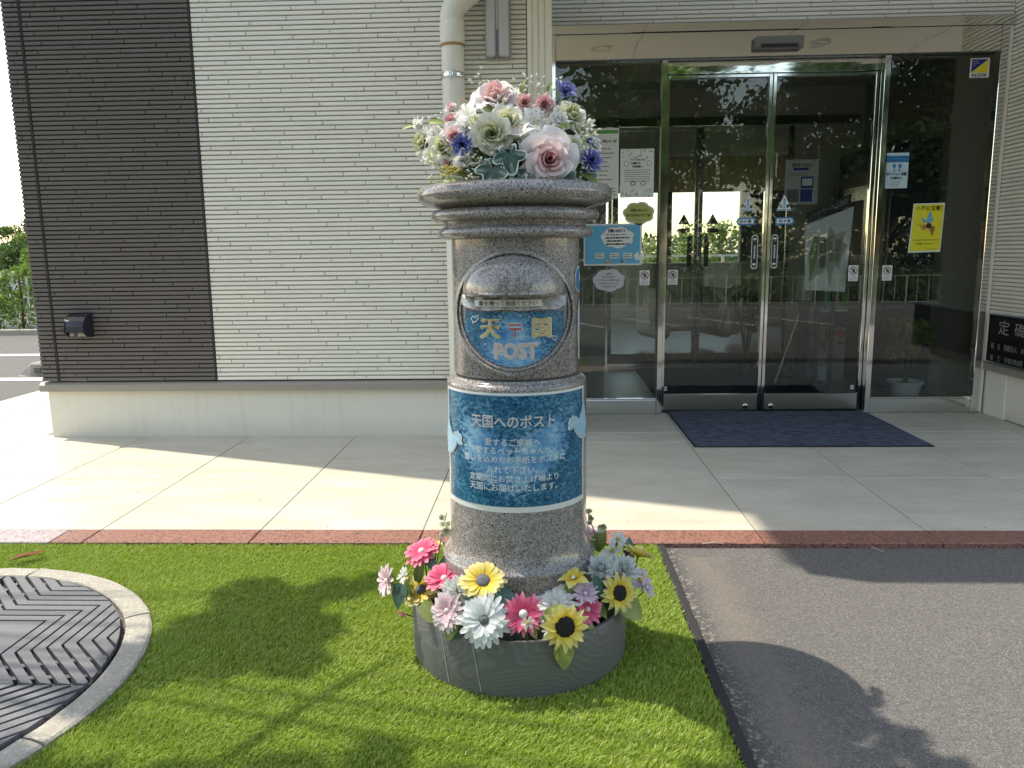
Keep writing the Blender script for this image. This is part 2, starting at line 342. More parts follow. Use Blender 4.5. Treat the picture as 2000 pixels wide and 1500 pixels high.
# ================================================================== THE BUILDING
bld = empty('building', (1.6, 4.2, 0), 'building with dark brown and pale grey ribbed siding and glazed entrance', 'building')
PITCH = .0235; ZB = .327
def plank_mesh(mat):
    h = .0168; d = .0105; b = .0022
    sec = [(0, 0), (-d+b, 0), (-d, b), (-d, h-b), (-d+b, h), (0, h)]
    n = len(sec)
    vs = [(x, y, z) for x in (-.5, .5) for y, z in sec]
    fs = [(i, (i+1) % n, n+(i+1) % n, n+i) for i in range(n-1)] + [tuple(range(n-1, -1, -1)), tuple(range(n, 2*n))]
    me = bpy.data.meshes.new('siding_plank'); me.from_pydata(vs, [], fs); me.materials.append(mat); return me
PD, PL = plank_mesh(SDARK), plank_mesh(SLITE)
def wall_planks(parent, me, x0, x1, yf, z0, nrow, limit, axis='x', step=.435, seedv=1):
    """rows of long thin planks; those past the limit are joined into one part"""
    rr = random.Random(seedv); items = []; off = 0.0
    for k in range(nrow):
        off = (off + rr.choice((.27, .33, .19, .13, .37))*step/.435) % step; e = [x0]; x = x0 - step + off + step*.6
        while x < x1:
            if x > x0 + .012 and x < x1 - .012: e.append(x)
            x += step
        e.append(x1)
        for a, b in zip(e[:-1], e[1:]): items.append((k, a+.0024, b-.0024))
    rest = MB(); sec = [v.co.copy() for v in me.vertices]; fsx = [tuple(p.vertices) for p in me.polygons]
    for n_, (k, a, b) in enumerate(items):
        z = z0 + k*PITCH; dy = rr.uniform(-.0006, .0006)
        if axis == 'x': M = Matrix.Translation(((a+b)/2, yf+dy, z)) @ Matrix.Diagonal((b-a, 1, 1, 1))
        else: M = Matrix.Translation((yf+dy, (a+b)/2, z)) @ Matrix.Rotation(R(-90), 4, 'Z') @ Matrix.Diagonal((b-a, 1, 1, 1))
        if n_ < limit:
            o = bpy.data.objects.new('siding_plank', me); COL.objects.link(o); o.parent = parent
            o.matrix_parent_inverse = wmat(parent).inverted(); o.matrix_basis = M
        else: rest.add(sec, fsx, None, M)
    if rest.v: tag(rest.build('upper_planks', me.materials[0], parent), kind='stuff')
TOPZ = 2.95; NR = int((TOPZ-ZB)/PITCH)
# cores behind the planks
dk = MB().box(-1.128, -.147, 4.211, 6.9, .325, 7.1).build('dark_wall', GROOVED, bld)
lt = MB().box(-.147, 1.575, 4.211, 6.9, .325, 7.1).build('light_wall', GROOVEL, bld)
wall_planks(dk, PD, -1.030, -.154, 4.211, ZB, NR, 300, seedv=3)
cp = MB().box(-1.130, -1.040, 4.209, 4.2105, .326, TOPZ).build('corner_board', GROOVED, bld)
wall_planks(cp, PD, -1.132, -1.041, 4.2095, ZB, NR, 300, seedv=5, step=.3)
MB().box(-1.0395, -1.0325, 4.1985, 4.2115, .326, TOPZ).build('corner_seam', GROOVED, bld)
MB().box(-.1535, -.1455, 4.1992, 4.2115, .326, TOPZ).build('panel_joint', GROOVED, bld)
wall_planks(lt, PL, -.144, 1.574, 4.211, ZB, NR, 300, seedv=11)
for nm, x0, x1, mt in (('upper_wall', -1.13, -.147, SDARK), ('upper_wall', -.145, 1.575, SLITE)):
    MB().box(x0, x1, 4.2005, 4.2100, TOPZ+.01, 7.1).build(nm, mt, bld)
MB().box(-1.1275, 1.70, 4.236, 6.9, -.02, .2685).build('plinth', PLINTH, bld)
fl = MB().add([(-1.150,4.194,.268),(1.72,4.194,.268),(1.72,4.194,.303),(-1.150,4.194,.303),(-1.150,4.2115,.318),(1.72,4.2115,.318),(-1.150,4.25,.268),(1.72,4.25,.268),(1.72,4.25,.3185),(-1.150,4.25,.3185)],
    [(0,1,2,3),(3,2,5,4),(0,6,7,1),(4,5,8,9),(1,7,8,5,2),(0,3,4,9,6)]).build('plinth_flashing', FLASH, bld)
# fluted cover strip beside the entrance recess
tr = MB(); pr = []
for i in range(4):
    pr += [(1.578+.031*i, 4.166), (1.578+.031*i+.021, 4.166), (1.578+.031*i+.025, 4.172), (1.578+.031*i+.029, 4.172)]
pr = pr[:-2] + [(1.700, 4.166), (1.703, 4.17), (1.703, 4.30), (1.578, 4.30)]
tr.prism(pr, .27, 7.0); tr.build('cover_strip', TRIM, bld)
MB().box(1.5755, 1.702, 4.30, 4.86, -.02, 7.0).build('recess_wall', GROOVEL, bld)
# wall above the entrance and the return wall on the right
ln = MB().box(1.7035, 4.33, 4.822, 5.0, 2.283, 7.0).build('lintel_wall', GROOVEL, bld)
wall_planks(ln, PL, 1.704, 4.318, 4.822, 2.287, 9, 80, seedv=21)
rw = MB().box(4.331, 9.0, 4.211, 6.9, .325, 7.0).build('right_wall', GROOVEL, bld)
wall_planks(rw, PL, 4.212, 4.820, 4.331, ZB, 92, 260, axis='y', seedv=23, step=.60)
wall_planks(rw, PL, 4.325, 6.0, 4.211, ZB, 92, 0, seedv=25)
MB().box(4.352, 9.0, 4.236, 6.9, -.02, .2685).build('plinth', PLINTH, bld)
MB().box(4.305, 9.0, 4.194, 4.822, .2687, .318).build('plinth_flashing', FLASH, bld)
MB().bbox(4.333, 4.352, 4.60, 4.845, -.01, .268, .003).build('corner_trim', TRIM, bld)
# canopy over the entrance with a smooth soffit, roof far above
can = MB().box(1.22, 5.6, 2.84, 4.195, 2.50, 2.86).build('canopy', plain('soffit_cream', (.84,.80,.69), .6, var=.04), bld)
for i in range(4): MB().box(1.30+i*1.06, 1.304+i*1.06, 2.86, 4.19, 2.4985, 2.4997).build('soffit_joint', GROUT, can)
MB().box(1.22, 1.7, 2.9, 4.19, 2.87, 2.90).build('canopy_cap', FLASH, can)
DLM = plain('downlight_white', (.62,.60,.54), .5)
for x in (2.10, 3.72):
    dl = MB().lathe([(.075, 0), (.075, -.006), (.062, -.006), (.05, .03)], (x, 3.35, 2.4995), 32, False).build('downlight', DLM, can, True)
rf = MB().prism([(-1.118, 3.74), (6.5, 3.66), (9.2, 3.4), (9.2, 7.4), (-1.118, 7.6)], 7.1, 7.35).build('roof', FLASH, bld)

# ---------------------------------------------------------------- entrance glazing
ENT = 4.81
def chrome_post(x0, x1, y0, y1, z0, z1, label):
    t = empty('door_post', ((x0+x1)/2, y0, 0), label, 'post', 'polished steel posts of the entrance')
    MB().bbox(x0, x1, y0, y1, z0, z1, .002).build('shaft', CHROME, t)
    MB().bbox(x0-.002, x1+.004, y0-.012, y0+.018, 0.0, .012, .002).build('foot', STEEL, t)
chrome_post(1.706, 1.732, 4.795, 4.86, .0, 2.232, 'polished steel post at the left end of the glazed entrance')
chrome_post(2.346, 2.378, 4.795, 4.90, .0, 2.083, 'polished steel post left of the sliding doors')
chrome_post(3.612, 3.645, 4.795, 4.90, .0, 2.083, 'polished steel post right of the sliding doors')
chrome_post(4.252, 4.292, 4.795, 4.86, .0, 2.232, 'polished steel post beside the black foundation plaque')
fp = MB().bbox(4.2925, 4.3175, 4.80, 4.835, .0, 2.232, .002).build('jamb_cover', TRIM, bld)
hd = empty('door_header', (3.0, 4.8, 2.08), 'mirror polished steel header above the glass doors', 'door header')
MB().bbox(1.733, 4.251, 4.800, 4.838, 2.092, 2.230, .001).build('mirror_panel', CHROMEW, hd)
MB().bbox(1.706, 4.330, 4.792, 4.86, 2.233, 2.281, .003).build('top_rail', CHROMEW, hd)
MB().bbox(1.733, 4.251, 4.793, 4.86, 2.0835, 2.0905, .001).build('lower_rail', DARKSTEEL, hd)
MB().bbox(2.379, 3.611, 4.845, 4.895, 2.01, 2.082, .002).build('door_track', CHROMEW, hd)
sn = empty('door_sensor', (3.0, 4.79, 2.15), 'grey automatic door sensor on the mirrored header', 'sensor')
MB().bbox(2.862, 3.132, 4.745, 4.7985, 2.122, 2.190, .006).build('housing', plain('sensor_grey', (.17,.18,.17), .45), sn)
MB().box(2.89, 3.10, 4.7425, 4.7448, 2.126, 2.145).build('lens', BLACKM, sn)
def fixed_panel(x0, x1, label):
    t = empty('glass_panel', ((x0+x1)/2, ENT, 0), label, 'glass panel', 'fixed glass panels beside the doors')
    MB().box(x0, x1, 4.816, 4.824, .092, 2.083).build('glass_pane', GLASS, t)
    MB().bbox(x0, x1, 4.803, 4.84, .001, .088, .002).build('bottom_rail', CHROME, t)
    MB().bbox(x0, x1, 4.811, 4.83, .0885, .0965, .001).build('glazing_bead', CHROME, t)
fixed_panel(1.733, 2.345, 'fixed glass panel covered with notices left of the doors')
fixed_panel(3.646, 4.251, 'fixed glass panel with the wasp poster right of the doors')
def sliding_door(x0, x1, label, lockx):
    t = empty('sliding_door', ((x0+x1)/2, 4.87, 0), label, 'door', 'glass sliding doors')
    MB().box(x0+.018, x1-.018, 4.866, 4.874, .11, 1.995).build('glass_pane', GLASS, t)
    for a, b in ((x0, x0+.02), (x1-.02, x1)): MB().bbox(a, b, 4.853, 4.887, .012, 2.008, .002).build('stile', CHROME, t)
    MB().bbox(x0+.0205, x1-.0205, 4.853, 4.887, .014, .112, .002).build('bottom_rail', STEEL, t)
    MB().bbox(x0+.0205, x1-.0205, 4.853, 4.887, 1.99, 2.008, .002).build('top_rail', CHROME, t)
    MB().lathe([(.0, .014), (.013, .013), (.015, .008), (.015, 0)], (0, 0, 0), 20, False)
    lk = MB(); lk.lathe([(.0165, 0), (.0165, .006), (.011, .008), (.0, .008)], (0,0,0), 20, False)
    o = lk.build('lock', CLAMP, t, True); o.matrix_basis = Matrix.Translation((lockx, 4.853, .038)) @ Matrix.Rotation(R(90), 4, 'X')
    return t
sliding_door(2.381, 2.997, 'left leaf of the glass sliding door', 2.905)
sliding_door(3.001, 3.609, 'right leaf of the glass sliding door', 3.062)
MB_th = MB().box(2.379, 3.611, 4.835, 4.90, .0005, .0035).build('door_threshold', BLACKM, hd)

# ---------------------------------------------------------------- things fixed to the walls
t = empty('downpipe', (1.206, 4.1, 0), 'cream plastic rainwater downpipe with elbow on the pale wall', 'pipe')
MB().tube([(1.206, 4.125, .325), (1.206, 4.125, 2.03)], .0565, 32).build('pipe', PVC, t, True, 40)
MB().lathe([(.0612, 2.025), (.0622, 2.028), (.0622, 2.125), (.058, 2.13)], (1.206, 4.125, 0), 40).build('socket', PVC, t, True, 40)
MB().lathe([(.0585, 2.012), (.0607, 2.013), (.0607, 2.0245), (.0585, 2.0245)], (1.206, 4.125, 0), 40).build('glue_line', plain('old_glue', (.30,.20,.06), .4), t, True, 40)
eb = [(1.206, 4.125, 2.12)] + [(1.206+.09*(1-math.cos(a)), 4.125, 2.15+.09*math.sin(a)) for a in [R(i*6) for i in range(1, 9)]]
eb += [(eb[-1][0]+.05, 4.125, eb[-1][2]+.045)]
MB().tube(eb, .0585, 32).build('elbow', PVC, t, True, 40)
e1 = Vector(eb[-1]); dr = Vector((.743, 0, .669))
MB().tube([e1-dr*.012, e1+dr*.06], .0635, 32).build('socket', PVC, t, True, 40)
MB().tube([e1+dr*.05, e1+dr*.55], .0565, 32).build('pipe', PVC, t, True, 40)
cl = MB().lathe([(.0585, -.014), (.0612, -.012), (.0606, -.004), (.0606, .004), (.0612, .012), (.0585, .014)], (1.206, 4.125, 1.875), 40, False).build('clamp', CLAMP, t, True)
MB().bbox(1.194, 1.206, 4.055, 4.068, 1.858, 1.894, .002).build('bolt', CLAMP, cl)
MB().bbox(1.196, 1.216, 4.178, 4.205, 1.865, 1.885, .002).build('bracket', CLAMP, cl)
t = empty('wall_light', (1.43, 4.19, 1.96), 'long vertical silver wall light beside the downpipe', 'wall light')
MB().bbox(1.366, 1.496, 4.182, 4.199, 1.960, 3.1, .004).build('back_plate', plain('light_grey_paint', (.34,.35,.35), .5), t)
MB().bbox(1.372, 1.420, 4.140, 4.1815, 1.972, 3.08, .006).build('side_cover', ALU, t)
MB().bbox(1.436, 1.488, 4.140, 4.1815, 1.972, 3.08, .006).build('side_cover', ALU, t)
MB().bbox(1.4205, 1.4355, 4.152, 4.1815, 1.966, 3.08, .002).build('channel', plain('channel_grey', (.22,.23,.23), .45), t)
MB().box(1.422, 1.434, 4.1495, 4.1518, 2.10, 3.0).build('lens_strip', ALU, t)
# small black step light: quarter-round hood with a clear lens below
t = empty('step_light', (-.86, 4.2, .58), 'small black hooded step light on the dark wall', 'wall light')
hp = [(4.197, .700), (4.165, .697), (4.135, .686), (4.112, .665), (4.100, .636), (4.098, .606), (4.103, .606), (4.110, .634), (4.12, .66), (4.14, .68), (4.165, .691), (4.197, .694)]
hm = MB(); n = len(hp)
hm.add([(x, y, z) for x in (-.912, -.812) for y, z in hp], [(i, (i+1) % n, n+(i+1) % n, n+i) for i in range(n)])
hm.build('hood', BLACKM, t)
for x0, x1 in ((-.9155, -.9125), (-.8115, -.8085)):
    sm = MB(); sp = [(4.197, .702), (4.165, .699), (4.133, .688), (4.109, .666), (4.096, .636), (4.094, .605), (4.13, .578), (4.197, .572)]; n = len(sp)
    sm.add([(x, y, z) for x in (x0, x1) for y, z in sp], [tuple(range(n)), tuple(range(2*n-1, n-1, -1))]+[(i, (i+1) % n, n+(i+1) % n, n+i) for i in range(n)])
    sm.build('side_cheek', BLACKM, t)
MB().bbox(-.908, -.816, 4.128, 4.196, .582, .604, .003).build('lens', plain('frosted_lens', (.34,.33,.28), .3), t)
MB().box(-.88, -.86, 4.1255, 4.1278, .583, .603).build('sensor_window', plain('lens_dark', (.08,.08,.08), .3), t)

# ---------------------------------------------------------------- interior seen through the glass
INW = plain('interior_wall', (.62,.60,.54), .8, var=.06, sc=4); INC = plain('interior_ceiling', (.74,.71,.63), .85, var=.05); INF = plain('interior_floor', (.36,.34,.30), .35, var=.12)
TAN = plain('tan_wall', (.42,.33,.20), .8, var=.08); DKW = plain('dark_panel', (.035,.034,.032), .6)
inn = empty('entrance_hall', (3.0, 7, 0), 'dim entrance hall behind the glass doors', 'interior')
MB().box(1.0, 4.60, 4.90, 7.0, -.03, -.001).build('floor', INF, inn)
MB().box(-.9, 7.2, 7.0, 12.2, -.03, -.002).build('floor', INF, inn)
MB().box(1.0, 4.60, 5.0, 6.93, 2.46, 2.56).build('ceiling', INC, inn)
MB().box(-.9, 7.2, 6.99, 12.2, 2.62, 2.72).build('ceiling', INC, inn)
MB().box(4.36, 4.60, 4.86, 7.0, 0, 2.46).build('side_wall', INW, inn)
MB().box(1.0, 1.66, 6.0, 7.0, 0, 2.46).build('side_wall', INW, inn)
MB().box(-.9, 2.20, 6.93, 6.99, 0, 2.7).build('partition', INW, inn)
MB().box(3.78, 7.2, 6.93, 6.99, 0, 2.7).build('partition', INW, inn)
MB().box(2.20, 3.78, 6.93, 6.99, 2.06, 2.7).build('partition', INW, inn)
for x0_, x1_ in ((7.15, 7.3), (-1.0, -.85)):  # unseen side windows added to let daylight brighten the hall
    MB().box(x0_, x1_, 7.0, 12.2, 0, .7).build('side_wall', INW, inn); MB().box(x0_, x1_, 7.0, 12.2, 2.3, 2.7).build('side_wall', INW, inn)
    MB().box(x0_, x1_, 7.0, 7.6, .7, 2.3).build('side_wall', INW, inn); MB().box(x0_, x1_, 11.6, 12.2, .7, 2.3).build('side_wall', INW, inn)
    MB().box(x0_+.06, x0_+.066, 7.6, 11.6, .7, 2.3).build('window_pane', GLASS, inn)
# back wall with a wide window
MB().box(-.9, 7.2, 12.05, 12.2, 1.86, 2.7).build('back_wall', TAN, inn); MB().box(-.9, 7.2, 12.05, 12.2, 0, .82).build('back_wall', INW, inn)
MB().box(4.62, 7.2, 12.05, 12.2, .82, 1.86).build('back_wall', DKW, inn); MB().box(-.9, .6, 12.05, 12.2, .82, 1.86).build('back_wall', DKW, inn)
bw = MB(); bw.box(.6, 4.62, 12.10, 12.106, .82, 1.86); bw.build('window_pane', GLASS, inn)
for x in (1.7, 2.75, 3.55): MB().box(x-.04, x+.04, 12.04, 12.16, .82, 1.86).build('window_mullion', BLACKM, inn)
MB().bbox(2.3, 6.8, 9.0, 9.3, 2.05, 2.62, .004).build('bulkhead', plain('bulkhead_grey', (.46,.45,.41), .8), inn)
MB().bbox(1.0, 4.3, 6.2, 6.5, 2.25, 2.46, .004).build('bulkhead', INW, inn)
# inner sliding doors
for x0, x1, lb in ((2.22, 2.99, 'left leaf of the inner sliding door, with black arrow stickers'), (2.995, 3.77, 'right leaf of the inner sliding door, with black arrow stickers')):
    t = empty('inner_door', ((x0+x1)/2, 6.95, 0), lb, 'door', 'inner sliding doors')
    MB().box(x0+.02, x1-.02, 6.955, 6.961, .1, 2.0).build('glass_pane', GLASS, t)
    for a, b in ((x0, x0+.03), (x1-.03, x1)): MB().bbox(a, b, 6.94, 6.976, .01, 2.02, .002).build('stile', DARKSTEEL, t)
    MB().bbox(x0+.031, x1-.031, 6.94, 6.976, .01, .1, .002).build('bottom_rail', DARKSTEEL, t)
    sx = x1-.12 if x0 < 2.5 else x0+.12; s = 1 if x0 < 2.5 else -1
    MB().add([(sx-.05, 6.95, 1.22), (sx+.05, 6.95, 1.22), (sx, 6.95, 1.31)], [(0,1,2)]).build('triangle_sticker', BLACKM, t)
    MB().add([(sx-.045*s, 6.95, 1.15), (sx+.045*s, 6.95, 1.15), (sx+.045*s, 6.95, 1.185), (sx-.045*s, 6.95, 1.185), (sx-.065*s, 6.95, 1.167)], [(0,1,2,3,4)]).build('arrow_sticker', BLACKM, t)
    MB().bbox(sx+.05*s-.02, sx+.05*s+.02, 6.935, 6.952, .86, 1.12, .003).build('push_pad', BLACKM, t)
MB().bbox(1.7, 4.3, 6.90, 6.929, 2.03, 2.10, .003).build('inner_header', CHROMEW, inn)
# armchairs
CRM = plain('cream_upholstery', (.34,.31,.25), .75)
def armchair(x, y, rz, lb):
    t = empty('armchair', (x, y, 0), lb, 'armchair', 'armchairs in the hall', rz)
    mk = lambda nm, *a: (lambda o: (setattr(o, 'matrix_parent_inverse', Matrix()), o))(MB().bbox(*a, .045).build(nm, CRM, t))
    mk('seat', -.3, .3, -.28, .3, .2, .44); mk('backrest', -.32, .32, .18, .36, .25, .86); mk('arm', -.42, -.27, -.3, .34, .12, .62); mk('arm', .27, .42, -.3, .34, .12, .62)
armchair(3.12, 8.2, .25, 'cream armchair just behind the inner doors'); armchair(4.05, 8.5, -.2, 'cream armchair to the right behind the inner doors')
# stand-in for a reflected map board, notice, rack, sanitizer stand, machine, potted plants inside
t = empty('map_board_reflection', (3.4, 4.95, 0), 'large white site map board standing in the hall', 'map board')  # solid board and legs made up in place of an outdoor board's reflection
def quad3(a, b, c, d, th=.006):
    a, b, c, d = map(Vector, (a, b, c, d)); nn = (b-a).cross(d-a).normalized()*th; m = MB()
    return m.add([a,b,c,d,a-nn,b-nn,c-nn,d-nn], [(0,1,2,3),(7,6,5,4),(0,4,5,1),(1,5,6,2),(2,6,7,3),(3,7,4,0)])
def rectY(px0, py0, px1, py1, Y): a = atY(px0, py1, Y); b = atY(px1, py0, Y); return a.x, b.x, a.z, b.z
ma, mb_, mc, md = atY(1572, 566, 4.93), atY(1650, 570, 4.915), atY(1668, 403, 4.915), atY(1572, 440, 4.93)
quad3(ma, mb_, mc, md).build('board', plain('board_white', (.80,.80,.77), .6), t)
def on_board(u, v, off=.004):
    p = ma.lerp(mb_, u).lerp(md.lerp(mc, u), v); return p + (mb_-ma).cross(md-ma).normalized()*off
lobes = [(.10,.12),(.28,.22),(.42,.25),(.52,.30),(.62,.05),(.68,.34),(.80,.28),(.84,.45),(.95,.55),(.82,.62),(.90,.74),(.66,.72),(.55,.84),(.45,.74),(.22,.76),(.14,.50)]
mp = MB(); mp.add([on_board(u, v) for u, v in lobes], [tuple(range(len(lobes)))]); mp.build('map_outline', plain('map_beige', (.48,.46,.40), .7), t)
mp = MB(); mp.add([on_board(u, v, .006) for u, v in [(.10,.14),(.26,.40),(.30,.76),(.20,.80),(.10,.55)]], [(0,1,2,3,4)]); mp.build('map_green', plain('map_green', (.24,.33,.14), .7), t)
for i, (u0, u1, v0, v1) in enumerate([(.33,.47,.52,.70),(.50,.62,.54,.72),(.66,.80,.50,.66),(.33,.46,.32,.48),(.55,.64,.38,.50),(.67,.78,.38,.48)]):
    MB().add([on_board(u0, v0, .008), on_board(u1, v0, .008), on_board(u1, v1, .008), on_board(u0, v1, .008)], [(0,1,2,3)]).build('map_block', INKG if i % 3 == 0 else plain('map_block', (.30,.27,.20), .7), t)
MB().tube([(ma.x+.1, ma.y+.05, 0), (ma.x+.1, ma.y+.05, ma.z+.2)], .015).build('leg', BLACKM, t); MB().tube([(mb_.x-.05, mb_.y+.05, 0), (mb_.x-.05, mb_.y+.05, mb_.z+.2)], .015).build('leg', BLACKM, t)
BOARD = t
t = empty('leaflet_rack', (3.75, 6.0, 0), 'leaflet rack with coloured round labels in the hall', 'rack')
x0, x1, z0, z1 = rectY(1578, 640, 1655, 575, 6.0)
MB().bbox(x0, x1, 6.02, 6.3, 0, z1, .004).build('cabinet', plain('rack_grey', (.30,.31,.30), .6), t)
for i, c in enumerate(((.03,.12,.35), (.12,.30,.06), (.45,.05,.06), (.45,.05,.12))):
    u = x0+(x1-x0)*(i+.5)/4; MB().tube([(u, 6.018, z1-.045), (u, 6.012, z1-.045)], .034, 20).build('round_label', plain('label%d' % i, c, .6), t)
for i, c in enumerate(((.15,.15,.15), (.04,.25,.20), (.04,.30,.26), (.35,.33,.26), (.10,.28,.10))):
    u = x0+(x1-x0)*i/5; MB().bbox(u+.006, u+(x1-x0)/5-.006, 6.0, 6.018, z0-.10, z0+.05, .002).build('leaflet', plain('leaflet%d' % i, c, .6), t)
MB().box(x0, x1, 5.995, 6.019, z0-.13, z0-.11).build('shelf', WHITE, t)
t = empty('sanitizer_stand', (3.35, 5.9, 0), 'dark hand sanitizer stand just inside the right door leaf', 'stand')
p0 = atY(1565, 700, 5.9); MB().bbox(p0.x-.035, p0.x+.035, 5.88, 5.95, .02, .62, .004).build('column', BLACKM, t)
MB().bbox(p0.x-.16, p0.x+.16, 5.78, 6.05, .0, .02, .003).build('base', BLACKM, t); MB().bbox(p0.x-.05, p0.x+.04, 5.84, 5.94, .62, .80, .008).build('dispenser', WHITE, t)
for dx in (-.19, .13): MB().tube([(p0.x+dx, 5.9, 0), (p0.x-.02, 5.9, .55)], .012).build('brace', STEEL, t)
t = empty('vending_machine', (4.2, 5.9, 0), 'tall dark vending machine against the right hall wall', 'vending machine')
MB().bbox(4.02, 4.355, 5.55, 6.55, .02, 1.72, .01).build('cabinet', plain('machine_navy', (.012,.016,.03), .5), t)
MB().box(4.0125, 4.0195, 5.62, 6.48, .42, 1.55).build('front_frame', plain('machine_grey', (.11,.12,.12), .5), t)
MB().box(4.008, 4.0122, 5.70, 6.40, .60, 1.45).build('window', plain('machine_window', (.04,.05,.05), .2), t)
MB().box(4.004, 4.0078, 6.0, 6.25, .95, 1.35).build('label_sheet', plain('sheet_grey', (.30,.31,.30), .6), t)
MB().box(4.004, 4.0078, 5.75, 6.0, .62, .80).build('label_sheet', plain('sheet_grey2', (.34,.35,.34), .6), t)

# ================================================================== ENTRANCE MAT
k = NT('navy_carpet'); p = k.pos(); n1 = k.noise(k.scale(p, (5, 40, 1)), 3.2, 4, .6); n2 = k.noise(p, 260, 2)
NAVY = k.done(k.bsdf(k.mix(k.ramp(n1, [(.36, 0.0), (.62, 1.0)]), (.018,.021,.034), (.088,.098,.138)), .95, 0, k.bump(k.math('ADD', n1, k.math('MULTIPLY', n2, .6)), .9, .006)))
t = empty('door_mat', (3.0, 4.4, 0), 'dark navy ribbed door mat in front of the glass doors', 'door mat')
MB().bbox(2.418, 3.628, 3.944, 4.834, .0015, .0065, .002).build('rubber_border', RUBBER, t)
mm = MB(); NX = 60
vs = []; fs = []
yy = 3.956; i = 0
while yy < 4.826:
    mm.add([(2.428, yy, .007), (3.618, yy, .007), (3.618, yy+.006, .0105), (2.428, yy+.006, .0105), (3.618, yy+.011, .007), (2.428, yy+.011, .007)], [(0,1,2,3), (3,2,4,5)]); yy += .0118
mm.build('ribbed_pile', NAVY, t)
MB().bbox(2.43, 3.60, 4.93, 6.7, .0005, .006, .002).build('inner_carpet', NAVY, inn)

# ================================================================== FOUNDATION PLAQUE
t = empty('foundation_plaque', (4.3, 4.6, .3), 'black stone foundation plaque on the right wall', 'plaque')
BGRAN = plain('black_granite', (.006,.006,.007), .12)
MB().bbox(4.286, 4.318, 3.95, 4.742, .332, .602, .002).build('stone', BGRAN, t)
MB().bbox(4.276, 4.3185, 3.93, 4.752, .318, .331, .002).build('lower_frame', STEEL, t); MB().bbox(4.284, 4.3185, 3.93, 4.752, .603, .612, .002).build('upper_frame', STEEL, t)
MB().bbox(4.283, 4.3185, 4.743, 4.752, .3315, .6025, .002).build('side_frame', STEEL, t)
PLAQ = t

# ================================================================== MANHOLE COVER
MC = (-.06, 1.668); RC = .622
ring = empty('manhole_ring', (MC[0], MC[1], 0), 'pale concrete ring round the manhole cover, set in the turf', 'manhole ring')
for s in range(7):
    a0 = R(33.0 + s*360/7); a1 = R(33.0 + (s+1)*360/7); m = MB(); N = 14; g = .0035/.66
    for zz, r0, r1 in ((0, .634, .700),):
        pr = [(.634, -.05), (.634, .000), (.637, .0035), (.665, .0045), (.694, .0035), (.700, -.001), (.700, -.05)]
        vs = [(MC[0]+(r+random.uniform(-.0015, .0015))*math.cos(a), MC[1]+(r+random.uniform(-.0015, .0015))*math.sin(a), z+(random.uniform(-.0012, .0012) if z > 0 else 0)) for i in range(N) for a in [a0+g+(a1-a0-2*g)*i/(N-1)] for r, z in pr]
        n = len(pr); fs = [(i*n+j, i*n+j+1, (i+1)*n+j+1, (i+1)*n+j) for i in range(N-1) for j in range(n-1)] + [tuple(range(n)), tuple(range(N*n-1, (N-1)*n-1, -1))]
        m.add(vs, fs)
    m.build('ring_segment', CONC, ring)
k = NT('grey_composite'); p = k.pos(); c = k.mix(k.noise(p, 6, 5), (.100,.102,.110), (.150,.153,.163)); c = k.mix(k.ramp(k.noise(p, 90, 4), [(.55, 0.0), (.75, .5)]), c, (.21,.21,.22))
COMP = k.done(k.bsdf(c, k.math('ADD', k.math('MULTIPLY', k.noise(p, 12, 4), .25), .52), 0, k.bump(k.noise(p, 260, 2), .2, .001)))
mh = empty('manhole_cover', (MC[0], MC[1], 0), 'round dark grey manhole cover with chevron slats', 'manhole cover')
MB().lathe([(.03, -.030), (RC, -.030), (RC, -.006), (RC-.006, -.005)], (MC[0], MC[1], 0), 96, False).build('base_plate', plain('cover_base', (.03,.03,.035), .7), mh)
MB().lathe([(.0, -.0295), (RC-.006, -.0295)], (MC[0], MC[1], 0), 96, False).build('inner_floor', plain('cover_floor', (.012,.012,.013), .8), mh)
circ = [(RC*math.cos(2*math.pi*i/96), RC*math.sin(2*math.pi*i/96)) for i in range(96)]
def clip(poly):
    out = poly
    for i in range(96):
        (ax, ay), (bx, by) = circ[i], circ[(i+1) % 96]; inp = out; out = []
        if not inp: return []
        ins = lambda q: (bx-ax)*(q[1]-ay)-(by-ay)*(q[0]-ax) >= -1e-12
        for j in range(len(inp)):
            p, q = inp[j], inp[(j+1) % len(inp)]
            if ins(p): out.append(p)
            if ins(p) != ins(q):
                d1 = (bx-ax)*(p[1]-ay)-(by-ay)*(p[0]-ax); d2 = (bx-ax)*(q[1]-ay)-(by-ay)*(q[0]-ax); tt = d1/(d1-d2)
                out.append((p[0]+(q[0]-p[0])*tt, p[1]+(q[1]-p[1])*tt))
    return out
K2 = math.sqrt(2)
def lev(v, e=0.0):
    return [(.0015, v*K2+e-.0015), (v*(K2-1)+e*.4, v+e*.2), (v, v), (v+e*.2, v*(K2-1)+e*.4), (v*K2+e-.0015, .0015)]
